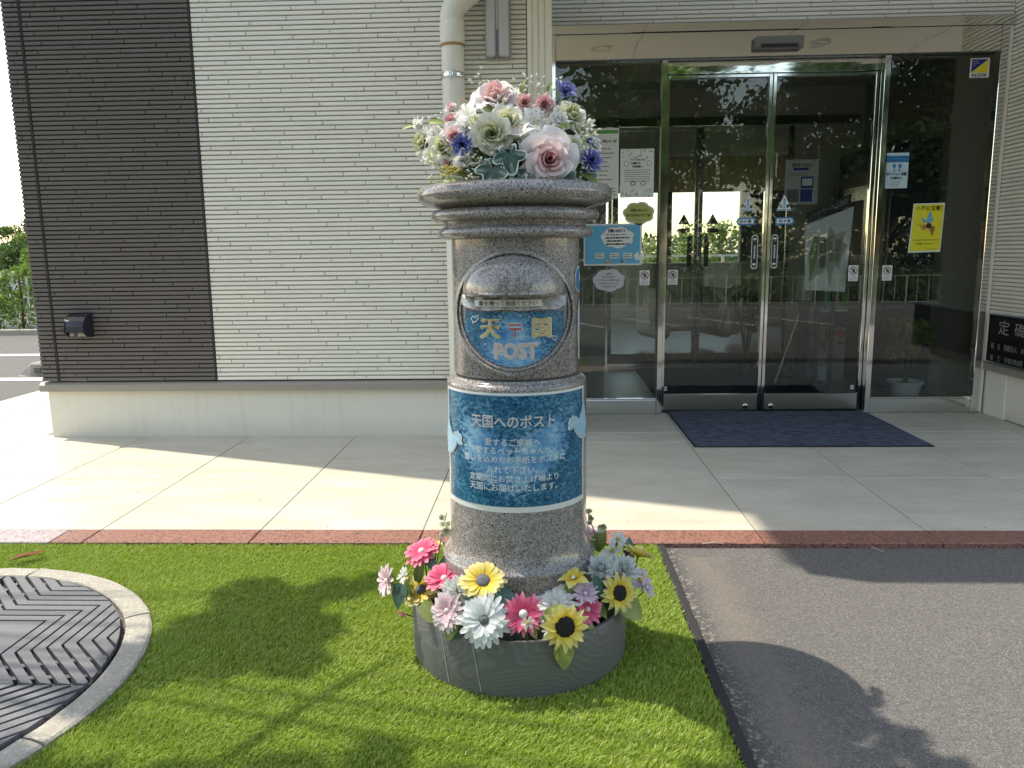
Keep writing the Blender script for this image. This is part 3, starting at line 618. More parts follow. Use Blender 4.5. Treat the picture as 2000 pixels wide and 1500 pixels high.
for sx, sy in ((1,1), (-1,1), (1,-1), (-1,-1)):
    v0 = .3255
    fin = lambda ps: [(MC[0]+sx*x, MC[1]+sy*y) for x, y in (ps if sx*sy > 0 else ps[::-1])]
    a = lev(v0-.007)
    m = MB(); m.prism(fin(clip([(.0015, .0015), a[4], a[3], a[2], a[1], a[0]])), -.022, .006); m.build('centre_plate', COMP, mh)
    for kk in range(8):
        va = v0 + .0325*kk; vb = va + .0255
        A, B = lev(va), lev(vb); m = MB(); prev_ok = True
        for j in range(4):
            a0, a1, b0, b1 = A[j], A[j+1], B[j], B[j+1]
            if m.v and math.hypot(*a0) > RC-.002: m.build('slat', COMP, mh); m = MB()
            if j in (0, 3):                      # diagonal runs: narrower slat, open slot beside it
                sh = .0045; a0 = (a0[0]+sh, a0[1]+sh) if j == 0 else a0; a1 = (a1[0]+sh, a1[1]+sh) if j == 3 else a1
            q = clip([a0, b0, b1, a1][::-1])
            if len(q) > 2: m.prism(fin(q), -.022, .006+kk*.00005)
            elif m.v: m.build('slat', COMP, mh); m = MB()
        if m.v: m.build('slat', COMP, mh)
    # bridges across the slots
    for kk in range(7):
        va = v0 + .0325*kk
        for f in (.30, .68):
            for sw in (0, 1):
                x = va*(K2-1)*f; y = va*K2 - x; q = [(x-.006, y-.016), (x+.008, y-.016), (x+.008, y+.010), (x-.006, y+.010)]
                if sw: q = [(b, a) for a, b in q][::-1]
                q = clip(q)
                if len(q) > 2: MB().prism(fin(q), -.02, -.004).build('bridge', COMP, mh)

# ================================================================== ARTIFICIAL TURF
PC = (1.580, 1.922)                                   # axis of the post
k = NT('turf_blades'); u = k.sep(k.uv())
c = k.ramp(u[0], [(0.0, (.20,.29,.026)), (.35, (.32,.45,.042)), (.7, (.44,.57,.075)), (.93, (.54,.64,.16)), (.97, (.62,.62,.32)), (1.0, (.66,.62,.42))])
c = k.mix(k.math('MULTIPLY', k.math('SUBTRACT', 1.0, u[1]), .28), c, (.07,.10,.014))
c = k.mix(k.math('MULTIPLY', k.noise(k.pos(), 2.2, 4), .4), c, (.28,.40,.034))
b_ = k.bsdf(c, .42); t_ = k.n('ShaderNodeBsdfTranslucent', {0: c}).outputs[0]; TURF = k.done(k.n('ShaderNodeMixShader', {0: .40, 1: b_, 2: t_}).outputs[0])
def turf():
    NB = 620000
    x = rng.uniform(-1.3, 2.036, NB); y = rng.uniform(.95, 2.604, NB)
    edge = .0016*np.sin(y*71+2*np.sin(y*13))+.0014*np.sin(y*143+1+1.7*np.sin(y*29))+.0016*np.sin(y*19+3); keep = x < 2.033+edge+rng.uniform(-.003, .002, NB)
    keep &= y < 2.600 + .004*np.sin(x*60)+.003*np.sin(x*23)
    keep &= np.hypot(x-MC[0], y-MC[1]) > .697; keep &= np.hypot(x-PC[0], y-PC[1]) > .258
    keep &= ((x-1.644) > -.80*y-.25)                   # a bit more than what can be seen on the left
    x, y = x[keep], y[keep]; n = len(x)
    h = rng.uniform(.006, .0115, n)*(1+.12*np.sin(x*9+2*np.sin(y*7))*np.sin(y*11)); a = rng.uniform(0, 2*np.pi, n); ln = rng.uniform(.002, .0075, n); w = rng.uniform(.00065, .0011, n)
    fl = .35*np.sin(x*3.1+1)+.4*np.sin(y*4.3); dx = np.cos(a)*ln + .003*np.cos(fl); dy = np.sin(a)*ln + .003*np.sin(fl)
    px, py = -np.sin(a)*w, np.cos(a)*w; z0 = -.012
    V = np.empty((n, 5, 3), np.float32)
    V[:,0] = np.stack([x-px, y-py, np.full(n, z0)], -1); V[:,1] = np.stack([x+px, y+py, np.full(n, z0)], -1)
    V[:,2] = np.stack([x+px*.9+dx*.4, y+py*.9+dy*.4, z0+h*.75], -1); V[:,3] = np.stack([x-px*.9+dx*.4, y-py*.9+dy*.4, z0+h*.75], -1)
    V[:,4] = np.stack([x+dx*1.35, y+dy*1.35, z0+h*1.12], -1)
    base = np.array([[-1.3,.95,-.0125],[2.034,.95,-.0125],[2.034,2.6,-.0125],[-1.3,2.6,-.0125]], np.float32)
    gx = np.arange(-1.3, 2.03, .05); gy = np.arange(.95, 2.6, .05); qs = []
    for X0 in gx:
        for Y0 in gy:                                   # backing, left open under the manhole
            if math.hypot(X0+.025-MC[0], Y0+.025-MC[1]) > .665: qs += [[X0, Y0, -.0125], [min(X0+.05, 2.034), Y0, -.0125], [min(X0+.05, 2.034), min(Y0+.05, 2.6), -.0125], [X0, min(Y0+.05, 2.6), -.0125]]
    base = np.array(qs, np.float32); nb = len(qs)//4
    verts = np.concatenate([V.reshape(-1, 3), base]); i = np.arange(n, dtype=np.int32)[:, None]*5
    q = (i + np.array([[0,1,2,3]], np.int32)); t3 = (i + np.array([[3,2,4]], np.int32))
    loops = np.concatenate([q.ravel(), t3.ravel(), 5*n+np.arange(4*nb, dtype=np.int32)])
    tot = np.concatenate([np.full(n, 4), np.full(n, 3), np.full(nb, 4)]).astype(np.int32); st = np.concatenate([[0], np.cumsum(tot)[:-1]]).astype(np.int32)
    me = bpy.data.meshes.new('artificial_turf'); me.vertices.add(len(verts)); me.vertices.foreach_set('co', verts.ravel())
    me.loops.add(len(loops)); me.loops.foreach_set('vertex_index', loops); me.polygons.add(len(tot)); me.polygons.foreach_set('loop_start', st); me.polygons.foreach_set('loop_total', tot)
    cu = rng.uniform(0, 1, n)**1.15; hv = np.array([0, 0, .75, .75, 1.0], np.float32)
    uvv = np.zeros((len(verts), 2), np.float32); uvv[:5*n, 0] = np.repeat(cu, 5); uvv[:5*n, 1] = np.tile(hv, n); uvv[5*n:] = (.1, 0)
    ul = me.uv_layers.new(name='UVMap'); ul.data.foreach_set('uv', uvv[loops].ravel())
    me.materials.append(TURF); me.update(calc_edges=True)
    tag(link('artificial_turf', me), 'bright green artificial turf around the granite post', 'turf', kind='stuff')
turf()
t = tag(MB().bbox(2.037, 2.062, .9, 2.603, -.03, -.006, .002).build('turf_edging', RUBBER), 'black rubber edging strip along the turf', 'edging')
# dry brown leaf on the turf
lf = empty('dry_leaf', tuple(atZ(45, 1090, .01)), 'curled dry brown leaf on the turf above the manhole', 'leaf')
c0 = atZ(45, 1090, .008); BROWN = plain('dry_leaf', (.22,.075,.025), .8, var=.4, sc=60)
for i, (o0, o1, o2) in enumerate(((-.035, .0, .0), (-.03, .008, .004), (-.025, -.007, .002))):
    m = MB(); pts = []
    for j in range(7):
        s = j/6; pts.append((c0.x+o0+s*.075, c0.y+o1-.03+s*.07+.004*math.sin(s*7+i), c0.z+o2+.006*math.sin(s*3.1)))
    for j in range(6):
        a, b = Vector(pts[j]), Vector(pts[j+1]); wd = .0055*math.sin(math.pi*(j+.6)/6.6)+.001; sd = Vector((.6, -.7, .5*(-1)**i))*wd
        m.add([a-sd, b-sd, b+sd, a+sd], [(0,1,2,3)])
    m.build('leaf_blade', BROWN, lf)

# ================================================================== GRANITE POST
post = empty('post_box', (PC[0], PC[1], 0), 'round grey granite post box with blue posters, standing in a planter', 'post box')
def arc(c, r, a0, a1, n): return [(c[0]+r*math.cos(R(a0+(a1-a0)*i/n)), c[1]+r*math.sin(R(a0+(a1-a0)*i/n))) for i in range(n+1)]
RB, RL = .1535, .1720
cap = [(.0, 1.1535), (.19, 1.1530)] + arc((.2105, 1.1305), .0215, 80, -70, 10) + [(.192, 1.104), (.176, 1.1005)] + [(.1725, 1.0985)] + arc((.1875, 1.0835), .0135, 75, -75, 8) + [(.1735, 1.0695), (.1705, 1.064), (.170, 1.058)] + arc((.1735, 1.0435), .0125, 75, -70, 8) + [(.160, 1.029), (.140, 1.0285)]
MB().lathe(cap[::-1], (PC[0], PC[1], 0), 128, False).build('cap', GRAN, post, True, 50)
bp = [(.10, .7105), (.1510, .7105), (.1535, .7145), (RB, 1.031)]
MB().lathe(bp, (PC[0], PC[1], 0), 128, False).build('upper_body', GRAN, post, True, 40)
MB().lathe([(.150, .702), (.150, .7115)], (PC[0], PC[1], 0), 96, False).build('joint', plain('joint_sealant', (.06,.058,.055), .7), post, True)
lb = [(.185, .055), (.1885, .175), (.1880, .205), (.1905, .212)] + [(.1945, .222), (.1945, .247)] + arc((.1870, .2480), .0075, 10, 80, 4) + [(.1845, .260), (.1790, .274), (.1742, .292), (.1728, .310), (.1722, .680)] + arc((.1592, .6860), .0130, 5, 85, 6) + [(.1575, .7015), (.1555, .705), (.12, .7055)]
MB().lathe(lb, (PC[0], PC[1], 0), 128, False).build('lower_body', GRAN, post, True, 40)
def yb(x, off=0.0, r=RB): return PC[1] - math.sqrt(max((r+off)**2 - x*x, 1e-6))
zc = .8605                                             # centre of the round emblem
# raised ring round the emblem, following the curve of the body
rg = MB(); NR_ = 96; pr = [(.1440, -.004), (.1432, .0060), (.1405, .0080), (.1355, .0080), (.1332, .0045), (.1325, .0022), (.1305, .0022), (.1295, .0045), (.1270, .0050), (.1245, .0030), (.1240, -.004)]
vs = []
for i in range(NR_):
    a = 2*math.pi*i/NR_
    for r, o in pr:
        x = r*math.cos(a); vs.append((PC[0]+x, yb(x, o), zc+r*math.sin(a)))
n = len(pr); rg.add(vs, [(i*n+j, i*n+j+1, ((i+1) % NR_)*n+j+1, ((i+1) % NR_)*n+j) for i in range(NR_) for j in range(n-1)])
rg.build('emblem_ring', GRAN, post, True, 35)
# domed hood over the slot
hz = atY(1003, 570, PC[1]-RB-.03).z
hm = MB(); NA, NE = 40, 14; ax_, az_, by_ = .1185, .079, .064; vs = []
for j in range(NE+1):
    e = (math.pi/2)*j/NE
    for i in range(NA+1):
        th = math.pi*i/NA
        s = math.sin(e); x = ax_*s*math.cos(th); z = az_*s*math.sin(th); o = by_*math.cos(e)**.8 + .004
        vs.append((PC[0]+x, yb(x, 0)-o, hz+z))
hm.add(vs, [(j*(NA+1)+i, j*(NA+1)+i+1, (j+1)*(NA+1)+i+1, (j+1)*(NA+1)+i) for j in range(NE) for i in range(NA)])
lip = []
for i in range(41):
    x = -ax_*1.0 + 2*ax_*i/40; e = math.asin(min(1, abs(x)/ax_)); o = by_*math.cos(e)**.8+.004
    lip += [(PC[0]+x, yb(x)-o, hz+.0005), (PC[0]+x, yb(x)-o-.0015*math.cos(e), hz-.005), (PC[0]+x, yb(x)-o+.006*math.cos(e), hz-.0105), (PC[0]+x, yb(x)-.002, hz-.0105)]
hm.add(lip, [(i*4+j, i*4+j+1, (i+1)*4+j+1, (i+1)*4+j) for i in range(40) for j in range(3)])
hm.build('hood', GRAN, post, True, 45)
def body_patch(f_in, nx, nz, x0, x1, z0, z1, off):
    """sheet on the upper body: keeps cells whose centre satisfies f_in"""
    m = MB(); idx = {}
    for j in range(nz+1):
        for i in range(nx+1):
            x = x0+(x1-x0)*i/nx; z = z0+(z1-z0)*j/nz; idx[i, j] = len(m.v)
            m.v.append((PC[0]+x, yb(x, off), z)); m.uv.append((i/nx, j/nz))
    for j in range(nz):
        for i in range(nx):
            if f_in(x0+(x1-x0)*(i+.5)/nx, z0+(z1-z0)*(j+.5)/nz): m.f.append((idx[i,j], idx[i+1,j], idx[i+1,j+1], idx[i,j+1]))
    return m
# dark slot under the hood, clear flap with a paper label
body_patch(lambda x, z: True, 24, 1, -.112, .112, hz-.0385, hz-.010, .0012).build('slot', plain('slot_dark', (.012,.012,.012), .8), post)
fz0, fz1 = hz-.041, hz-.008
fm = MB(); NXF, NZF = 60, 8
for j in range(NZF+1):
    for i in range(NXF+1):
        s = i/NXF; q = j/NZF; x = -.1195+.239*s; e = abs(2*s-1)**8; z = fz0+(fz1-fz0)*q + (.011*e*(1-q)) + .0015*math.sin(s*19)*(1-q)
        o = .010 + .010*(1-q)+.0045*math.sin(s*23+q*3)*(abs(2*s-1)**1.5+.25) + .002*math.sin(s*51+q*5)
        fm.v.append((PC[0]+x, yb(x*.97, o), z)); fm.uv.append((s, q))
fm.f = [(j*(NXF+1)+i, j*(NXF+1)+i+1, (j+1)*(NXF+1)+i+1, (j+1)*(NXF+1)+i) for j in range(NZF) for i in range(NXF)]
k = NT('clear_vinyl'); gl = k.bsdf((.62,.63,.63), .12, 0, None, Coat_Weight=.6); tr_ = k.n('ShaderNodeBsdfTransparent', {0: (.92,.93,.93)}).outputs[0]
VINYL = k.done(k.n('ShaderNodeMixShader', {0: k.math('ADD', k.math('MULTIPLY', k.noise(k.scale(k.uv(), (9, 2, 1)), 2.4, 3), .9), .12, clamp=True), 1: tr_, 2: gl}).outputs[0])
flap = fm.build('slot_flap', VINYL, post, True)
lab = MB(); LX0, LX1 = -.088, .064
for i in range(31):
    s = i/30; x = LX0+(LX1-LX0)*s
    for z in (hz-.0330, hz-.0185): lab.v.append((PC[0]+x, yb(x*.97, .0235+.001*math.sin(s*12)), z)); lab.uv.append((s, 0))
lab.f = [(2*i, 2*i+2, 2*i+3, 2*i+1) for i in range(30)]
lab.build('flap_label', PAPER, flap, True)
# half-round printed sheet below the slot
def m_print(name, heart):
    k = NT(name); u = k.uv(); s = k.sep(u); a = k.noise(k.scale(u, (1.05, 1, 1)), 30, 7, .66); b = k.noise(k.scale(u, (1.05, 1, 1)), 6, 4, .6); v = k.vor(k.scale(u, (1.05, 1, 1)), 58, 'Distance')
    leafc = k.ramp(k.math('ADD', k.math('MULTIPLY', a, .62), k.math('ADD', k.math('MULTIPLY', v, .30), k.math('MULTIPLY', b, .38))), [(.38, (.001,.016,.042)), (.52, (.003,.048,.115)), (.64, (.010,.095,.185)), (.80, (.07,.24,.36))])
    sky = k.ramp(b, [(.3, (.04,.17,.42)), (.48, (.13,.32,.53)), (.66, (.36,.54,.64))])
    X = k.math('ABSOLUTE', k.math('SUBTRACT', s[0], .5)); Y = s[1]
    if heart:                                          # an opening shaped like a heart among the leaves
        top = k.math('SUBTRACT', k.math('ADD', .57, k.math('MULTIPLY', X, 1.8)), k.math('MULTIPLY', k.math('POWER', X, 2.0), 2.7)); d1 = k.math('SUBTRACT', top, Y)
        bot = k.math('SUBTRACT', Y, k.math('ADD', .06, k.math('MULTIPLY', k.math('POWER', X, 1.5), 1.9))); sd = k.math('MULTIPLY', k.math('SUBTRACT', .37, X), 1.3)
        d = k.math('MINIMUM', k.math('MINIMUM', d1, bot), sd)
    else:
        d = k.math('SUBTRACT', .34, k.math('ADD', k.math('MULTIPLY', X, .9), k.math('MULTIPLY', k.math('ABSOLUTE', k.math('SUBTRACT', Y, .25)), .28)))
    d = k.math('ADD', d, k.math('MULTIPLY', k.math('SUBTRACT', a, .5), .75))
    msk = k.math('MULTIPLY', k.math('ADD', d, .0), 7.0, clamp=True)
    c = k.mix(msk, leafc, sky)
    return k.done(k.bsdf(c, .28, 0, None, Coat_Weight=.12, Coat_Roughness=.06, Specular_IOR_Level=.3))
zs_ = atY(1003, 609, PC[1]-RB).z
hs = MB(); N1, N2 = 64, 18; rr_ = .1205; zq = zs_-zc
for j in range(N2+1):
    for i in range(N1+1):
        s = i/N1; x = (2*s-1)*.1145; low = -math.sqrt(max(rr_*rr_ - x*x, 0)); z = zq + (low - zq)*j/N2
        hs.v.append((PC[0]+x, yb(x, .0018), zc+z)); hs.uv.append((s, (zc+z-(zc-rr_))/(zs_-zc+rr_)))
hs.f = [(j*(N1+1)+i, (j+1)*(N1+1)+i, (j+1)*(N1+1)+i+1, j*(N1+1)+i+1) for j in range(N2) for i in range(N1)]
plate = hs.build('name_sheet', m_print('blue_forest_print', False), post, True)
# large poster wrapped round the lower body
def ylow(th, off): return (PC[0]+(RL+off)*math.sin(th), PC[1]-(RL+off)*math.cos(th))
TH = 1.235
zt, zb = .6825, .4000
def cyl_sheet(th0, th1, z0, z1, off, n=56):
    m = MB()
    for i in range(n+1):
        th = th0+(th1-th0)*i/n; x, y = ylow(th, off)
        for z, q in ((z0, 0), (z1, 1)): m.v.append((x, y, z)); m.uv.append((i/n, q))
    m.f = [(2*i, 2*i+2, 2*i+3, 2*i+1) for i in range(n)]; return m
k = NT('poster_border'); BORD = k.done(k.bsdf((.66,.68,.66), .3, 0, None, Coat_Weight=.5, Coat_Roughness=.06))
poster = cyl_sheet(-TH-.03, TH-.03, zb, zt, .0014).build('poster', BORD, post, True)
cyl_sheet(-TH+.025, TH-.085, zb+.014, zt-.006, .0022).build('poster_print', m_print('blue_heart_print', True), poster, True)

# ================================================================== PRINTED WORDS
_fc = bpy.data.curves.new('words', 'FONT'); _fo = bpy.data.objects.new('words', _fc); COL.objects.link(_fo)
def words(body, bold=0.0, res=2, space=1.0):
    """triangles of a line of writing, 0..w by 0..1 (cap height about 1)"""
    _fc.body = body; _fc.offset = bold; _fc.resolution_u = res; _fc.space_character = space; _fc.align_x = 'LEFT'; _fo.update_tag()
    dg = bpy.context.evaluated_depsgraph_get(); ev = _fo.evaluated_get(dg); me = ev.to_mesh()
    v = np.empty(len(me.vertices)*3); me.vertices.foreach_get('co', v); v = v.reshape(-1, 3)[:, :2]
    f = [tuple(p.vertices) for p in me.polygons]; ev.to_mesh_clear()
    return v, f
def text_on(body, w, h, place, mat, parent, name='lettering', bold=0.0, cx=0.0, cy=0.0, off=0.0, ref=None, mirror=False):
    """fit the line into w by h about (cx, cy); place(x, y, off) gives the point on the surface"""
    v, f = words(body, 0.0)
    lo, hi = v.min(0), v.max(0); sx = w/(hi[0]-lo[0]); sy = h/(hi[1]-lo[1])
    q = (v - (lo+hi)/2)*[-sx if mirror else sx, sy] + [cx, cy]
    m = MB(); m.add([place(a, b, off) for a, b in q], f)
    if bold:                                            # heavier strokes: the outline laid down again round about, a hair apart
        for i in range(8):
            dx, dy = math.cos(i*math.pi/4)*bold*sy, math.sin(i*math.pi/4)*bold*sy
            m.add([place(a+dx, b+dy, off-.00002*(i+1)) for a, b in q], f)
    return m.build(name, mat, parent)
GOLD = plain('gold_print', (.52,.41,.17), .45); PINKP = plain('beige_print', (.52,.45,.42), .45); REDP = plain('red_print', (.42,.035,.04), .5); EDGE = plain('white_edge', (.70,.72,.70), .45)
pl_body = lambda x, y, o: (PC[0]+x, yb(x, .0026+o), zs_+y)
def lw(px): return px/832.0                            # photograph pixels to metres at the front of the post
def outlined(body, px, py, wpx, hpx, mat, bold=.022):
    c = atY(px, py, PC[1]-RB); x = c.x-PC[0]; y = c.z-zs_
    text_on(body, lw(wpx), lw(hpx), pl_body, EDGE, plate, 'letter_edge', bold+.026, x, y, 0.0)
    text_on(body, lw(wpx), lw(hpx), pl_body, mat, plate, 'lettering', bold, x, y, .0006)
outlined('天', 957, 643, 36, 35, GOLD); outlined('〒', 1006, 646, 23, 25, REDP, .0); outlined('国', 1058, 641, 34, 35, GOLD)
outlined('POST', 1008, 686, 80, 28, PINKP, .035)
# small outline doves on the half-round sheet
def dove_line(cx_, cz_, s, flip):
    pts = [(-1,.2),(-.6,.7),(-.2,.75),(0,.35),(.35,.95),(.8,1.0),(.55,.4),(.9,.3),(.55,.05),(.2,-.45),(-.25,-.5),(-.6,-.9),(-.55,-.4),(-.8,-.1),(-1,.2)]
    m = MB()
    for (a, b), (c, d) in zip(pts[:-1], pts[1:]):
        p = Vector((a*flip, b)); q = Vector((c*flip, d)); nn = Vector((-(q-p).y, (q-p).x)).normalized()*.07
        m.add([pl_body(cx_+z.x*s, cz_+z.y*s, .0002) for z in (p-nn, q-nn, q+nn, p+nn)], [(0,1,2,3)])
    m.build('dove_outline', EDGE, plate)
c = atY(926, 626, PC[1]-RB); dove_line(c.x-PC[0], c.z-zs_, .010, 1)
c = atY(1083, 663, PC[1]-RB); dove_line(c.x-PC[0], c.z-zs_, .007, -1)
c = atY(996, 587, PC[1]-RB-.02)
text_on('蓋を捲って投函ください', lw(110), lw(9.0), lambda x, y, o: (PC[0]+x, yb(x*.97, .0250+.001*math.sin((x-LX0)/(LX1-LX0)*12)), hz+y), INK, flap, cx=(LX0+LX1)/2, cy=-.0257, bold=.008)
cyl = lambda x, y, o: (*ylow(x/RL, .0030+o), y)
PT = poster
def pz(px_y): return atY(1010, px_y, PC[1]-RL).z
def px_(x): return math.asin(max(-1, min(1, (atY(x, 900, PC[1]-RL*.9).x-PC[0])/RL)))*RL
def poster_line(body, y, x0, x1, hpx, mat=INKW, bold=.0, edge=None):
    a, b = px_(x0), px_(x1)
    if edge: text_on(body, b-a, lw(hpx), cyl, edge, PT, 'letter_edge', bold+.012, (a+b)/2, pz(y), 0.0)
    text_on(body, b-a, lw(hpx), cyl, mat, PT, 'lettering', bold, (a+b)/2, pz(y), .0005)
poster_line('天国へのポスト', 824, 923, 1083, 25, plain('silver_print', (.60,.57,.58), .4), .004, EDGE)
for body, y, x0, x1 in (('愛するご家族へ', 864, 949, 1055), ('愛するペットちゃんへ', 881, 931, 1076), ('想いを込めたお手紙をポストに', 898, 908, 1102), ('入れて下さい。', 918, 951, 1050), ('定期的にお焚き上げ場より', 935, 918, 1089), ('天国にお届けいたします。', 953, 918, 1087)):
    poster_line(body, y, x0, x1, 14.5, INKW, .004)
# dove stickers, partly round the sides of the lower body
DOVEB = plain('pale_blue_print', (.30,.50,.62), .35)
def dove(th, z, s, flip, rot, label):
    pts = [(-.15,1.55),(.05,.8),(.28,.33),(.42,.48),(.62,.55),(.72,.50),(.74,.75),(.80,.52),(.95,.42),(1.02,.2),(.98,.05),(1.05,-.12),(.95,-.28),(.78,-.24),(.66,-.05),(.58,-.45),(.30,-.85),(.0,-1.05),(-.25,-1.35),(-.30,-1.0),(-.55,-1.15),(-.45,-.75),(-.6,-.2),(-.45,.5)]
    for nm, g, mt, o in (('dove_sticker_edge', 1.0, EDGE, .0012), ('dove_print', .92, DOVEB, .0018)):
        cr, sr = math.cos(rot), math.sin(rot); q = [((a*g*cr-b*g*sr)*flip, a*g*sr+b*g*cr) for a, b in pts]
        m = MB(); m.add([cyl(RL*th+a*s*1.25, z+b*s*.86, o) for a, b in q], [tuple(range(len(q)))]); m.build(nm, mt, post)
dove(-1.13, pz(872), .044, 1, 0.0, ''); dove(1.10, pz(842), .044, -1, 0.0, '')
# balloon sticker and tall white cut-out sticker on the right side of the upper body
side = lambda x, y, o: (PC[0]+(RB+.0012+o)*math.sin(x/RB), PC[1]-(RB+.0012+o)*math.cos(x/RB), y)
def blob(name, cx_, cz_, rx, rz, mt, o, n=24, sq=1.0, wob=0.0):
    m = MB(); m.add([side(cx_+rx*math.copysign(abs(math.cos(a))**sq, math.cos(a))*(1+wob*math.sin(3*a)), cz_+rz*math.copysign(abs(math.sin(a))**sq, math.sin(a)), o) for a in [2*math.pi*i/n for i in range(n)]], [tuple(range(n))]); m.build(name, mt, post)
sz = lambda y: atY(1128, y, PC[1]-.03).z
blob('sticker_edge', RB*1.42, sz(545), .040, .031, EDGE, .0, 28, .7); blob('balloon_sticker', RB*1.42, sz(545), .035, .027, plain('sticker_blue', (.05,.25,.50), .4), .0006, 28, .7); blob('balloon_face', RB*1.40, sz(540), .012, .011, plain('sticker_lilac', (.50,.50,.66), .4), .0012)
blob('cutout_sticker', RB*1.46, sz(636), .030, .066, plain('sticker_white', (.66,.64,.66), .4), .0003, 28, .8, .06)
blob('cutout_sticker', RB*1.47, sz(690), .026, .016, plain('sticker_white2', (.60,.60,.66), .4), .0004, 20, .9)
m = MB()
for i in range(14):
    a = i/13; z = sz(575)+(sz(670)-sz(575))*a; xx = RB*1.42-.018*math.sin(math.pi*a)-.004
    m.v += [side(xx-.0012, z, .001), side(xx+.0012, z, .001)]; m.uv += [(0, 0)]*2
m.f = [(2*i, 2*i+1, 2*i+3, 2*i+2) for i in range(13)]; m.build('sticker_string', INK, post)

# ---------------------------------------------------------------- plaque words (cut letters, grey)
CUT = plain('cut_letter', (.26,.26,.25), .6)
def plq(body, px0, py0, px1, py1):
    a, b, c_, d_ = atX(px0, py0, 4.2855), atX(px0, py1, 4.2855), atX(px1, py0, 4.2855), atX(px1, py1, 4.2855)
    text_on(body, abs(a.y-c_.y), (a.z-b.z), lambda x, y, o: (4.2852-o, -x, y), CUT, PLAQ, cx=-(a.y+c_.y)/2, cy=(a.z+b.z)/2, bold=.004)
plq('定', 1952, 625, 1973, 653); plq('礎', 1983, 631, 2006, 657)
plq('施　主　宗教法人　木', 1936, 668, 2002, 680); plq('竣　工　令和3年8月', 1934, 691, 1998, 703)
# ---------------------------------------------------------------- notices and stickers on the glass
GY = 4.8146                                            # outside face of the fixed panes
DY = 4.8646
def sheet(name, px0, py0, px1, py1, mat, label, cat, Y=GY, group=None, poly=None, edge=None):
    x0, x1, z0, z1 = rectY(px0, py0, px1, py1, Y)
    t = empty(name, ((x0+x1)/2, Y, z0), label, cat, group)
    if poly is None: MB().box(x0, x1, Y, Y+.0006, z0, z1).build('paper', mat, t)
    else:
        m = MB(); q = [(x0+(x1-x0)*a, z0+(z1-z0)*b) for a, b in poly]; n = len(q)
        m.add([(a, Y, b) for a, b in q]+[(a, Y+.0006, b) for a, b in q], [tuple(range(n)), tuple(range(2*n-1, n-1, -1))]+[(i, n+i, n+(i+1) % n, (i+1) % n) for i in range(n)]); m.build('paper', mat, t)
    return t, x0, x1, z0, z1, Y
def rel(sh, u, v, o=.0006): t, x0, x1, z0, z1, Y = sh; return (x0+(x1-x0)*u, Y-o, z0+(z1-z0)*v)
def spoly(sh, pts, mat, name='print', o=.0006): m = MB(); m.add([rel(sh, a, b, o) for a, b in pts], [tuple(range(len(pts)))]); return m.build(name, mat, sh[0])
def srect(sh, u0, u1, v0, v1, mat, name='print', o=.0006): return spoly(sh, [(u0,v0),(u1,v0),(u1,v1),(u0,v1)], mat, name, o)
def scirc(sh, u, v, ru, rv, mat, name='print', o=.0008, n=20): return spoly(sh, [(u+ru*math.cos(2*math.pi*i/n), v+rv*math.sin(2*math.pi*i/n)) for i in range(n)], mat, name, o)
def swords(sh, body, u0, u1, v0, v1, mat=INK, bold=0.0, o=.0012, mirror=False):
    a = rel(sh, u0, v0, o); b = rel(sh, u1, v1, o)
    text_on(body, b[0]-a[0], b[2]-a[2], lambda x, y, oo: (x, a[1], y), mat, sh[0], cx=(a[0]+b[0])/2, cy=(a[2]+b[2])/2, bold=bold, mirror=mirror)
def slines(sh, u0, u1, v1, n, dv, mat=INKG, h=.3, rag=.25):
    m = MB(); q = random.Random(n)
    for i in range(n):
        v = v1-dv*i; u = u0
        while u < u1-.02 - q.random()*rag*(u1-u0):
            wd = q.uniform(.02, .07); m.add([rel(sh, a, b, .001) for a, b in ((u, v-dv*h), (min(u+wd, u1), v-dv*h), (min(u+wd, u1), v), (u, v))], [(0,1,2,3)]); u += wd+.012
    m.build('small_print', mat, sh[0])
cloud = [(.5+.5*math.cos(a)*(.86+.10*abs(math.sin(3.5*a+.4))), .5+.5*math.sin(a)*(.86+.12*abs(math.sin(3.5*a+.4)))) for a in [2*math.pi*i/56 for i in range(56)]]
BLUE = plain('print_blue', (.02,.20,.48), .5); SKYB = plain('print_sky', (.12,.40,.62), .5); YEL = plain('print_yellow', (.72,.64,.03), .5); NAVYP = plain('print_navy', (.012,.02,.20), .5); OLIVE = plain('print_olive', (.42,.43,.12), .6); PGREEN = plain('print_green', (.10,.30,.06), .6); ORNG = plain('print_orange', (.62,.30,.06), .5)
s = sheet('security_sticker', 1893, 113, 1934, 152, PAPER, 'blue and yellow security company sticker high on the right glass panel', 'sticker')
spoly(s, [(.07,.27),(.07,.94),(.93,.94)], NAVYP); spoly(s, [(.07,.25),(.93,.25),(.93,.91)], YEL)
swords(s, 'ALSOK', .09, .90, .06, .21, NAVYP, .03)
for i, b in enumerate(('Always', 'Security', 'OK')): swords(s, b, .14, .14+(.27, .30, .10)[i], .80-.095*i, .86-.095*i, INKW)
s = sheet('mat_sticker', 1728, 298, 1776, 368, plain('pale_blue_paper', (.52,.66,.70), .6), 'pale blue sticker with two footprints on the right glass panel', 'sticker')
srect(s, 0, 1, .73, .92, BLUE); swords(s, 'ダイオーズVBマットを', .04, .93, .84, .90, INKW, .02); swords(s, 'しっかり踏んで下さい!', .04, .93, .75, .81, INKW, .02)
for u in (.36, .62): scirc(s, u, .63, .075, .065, BLUE); scirc(s, u+(.02 if u < .5 else -.03), .52, .045, .035, BLUE)
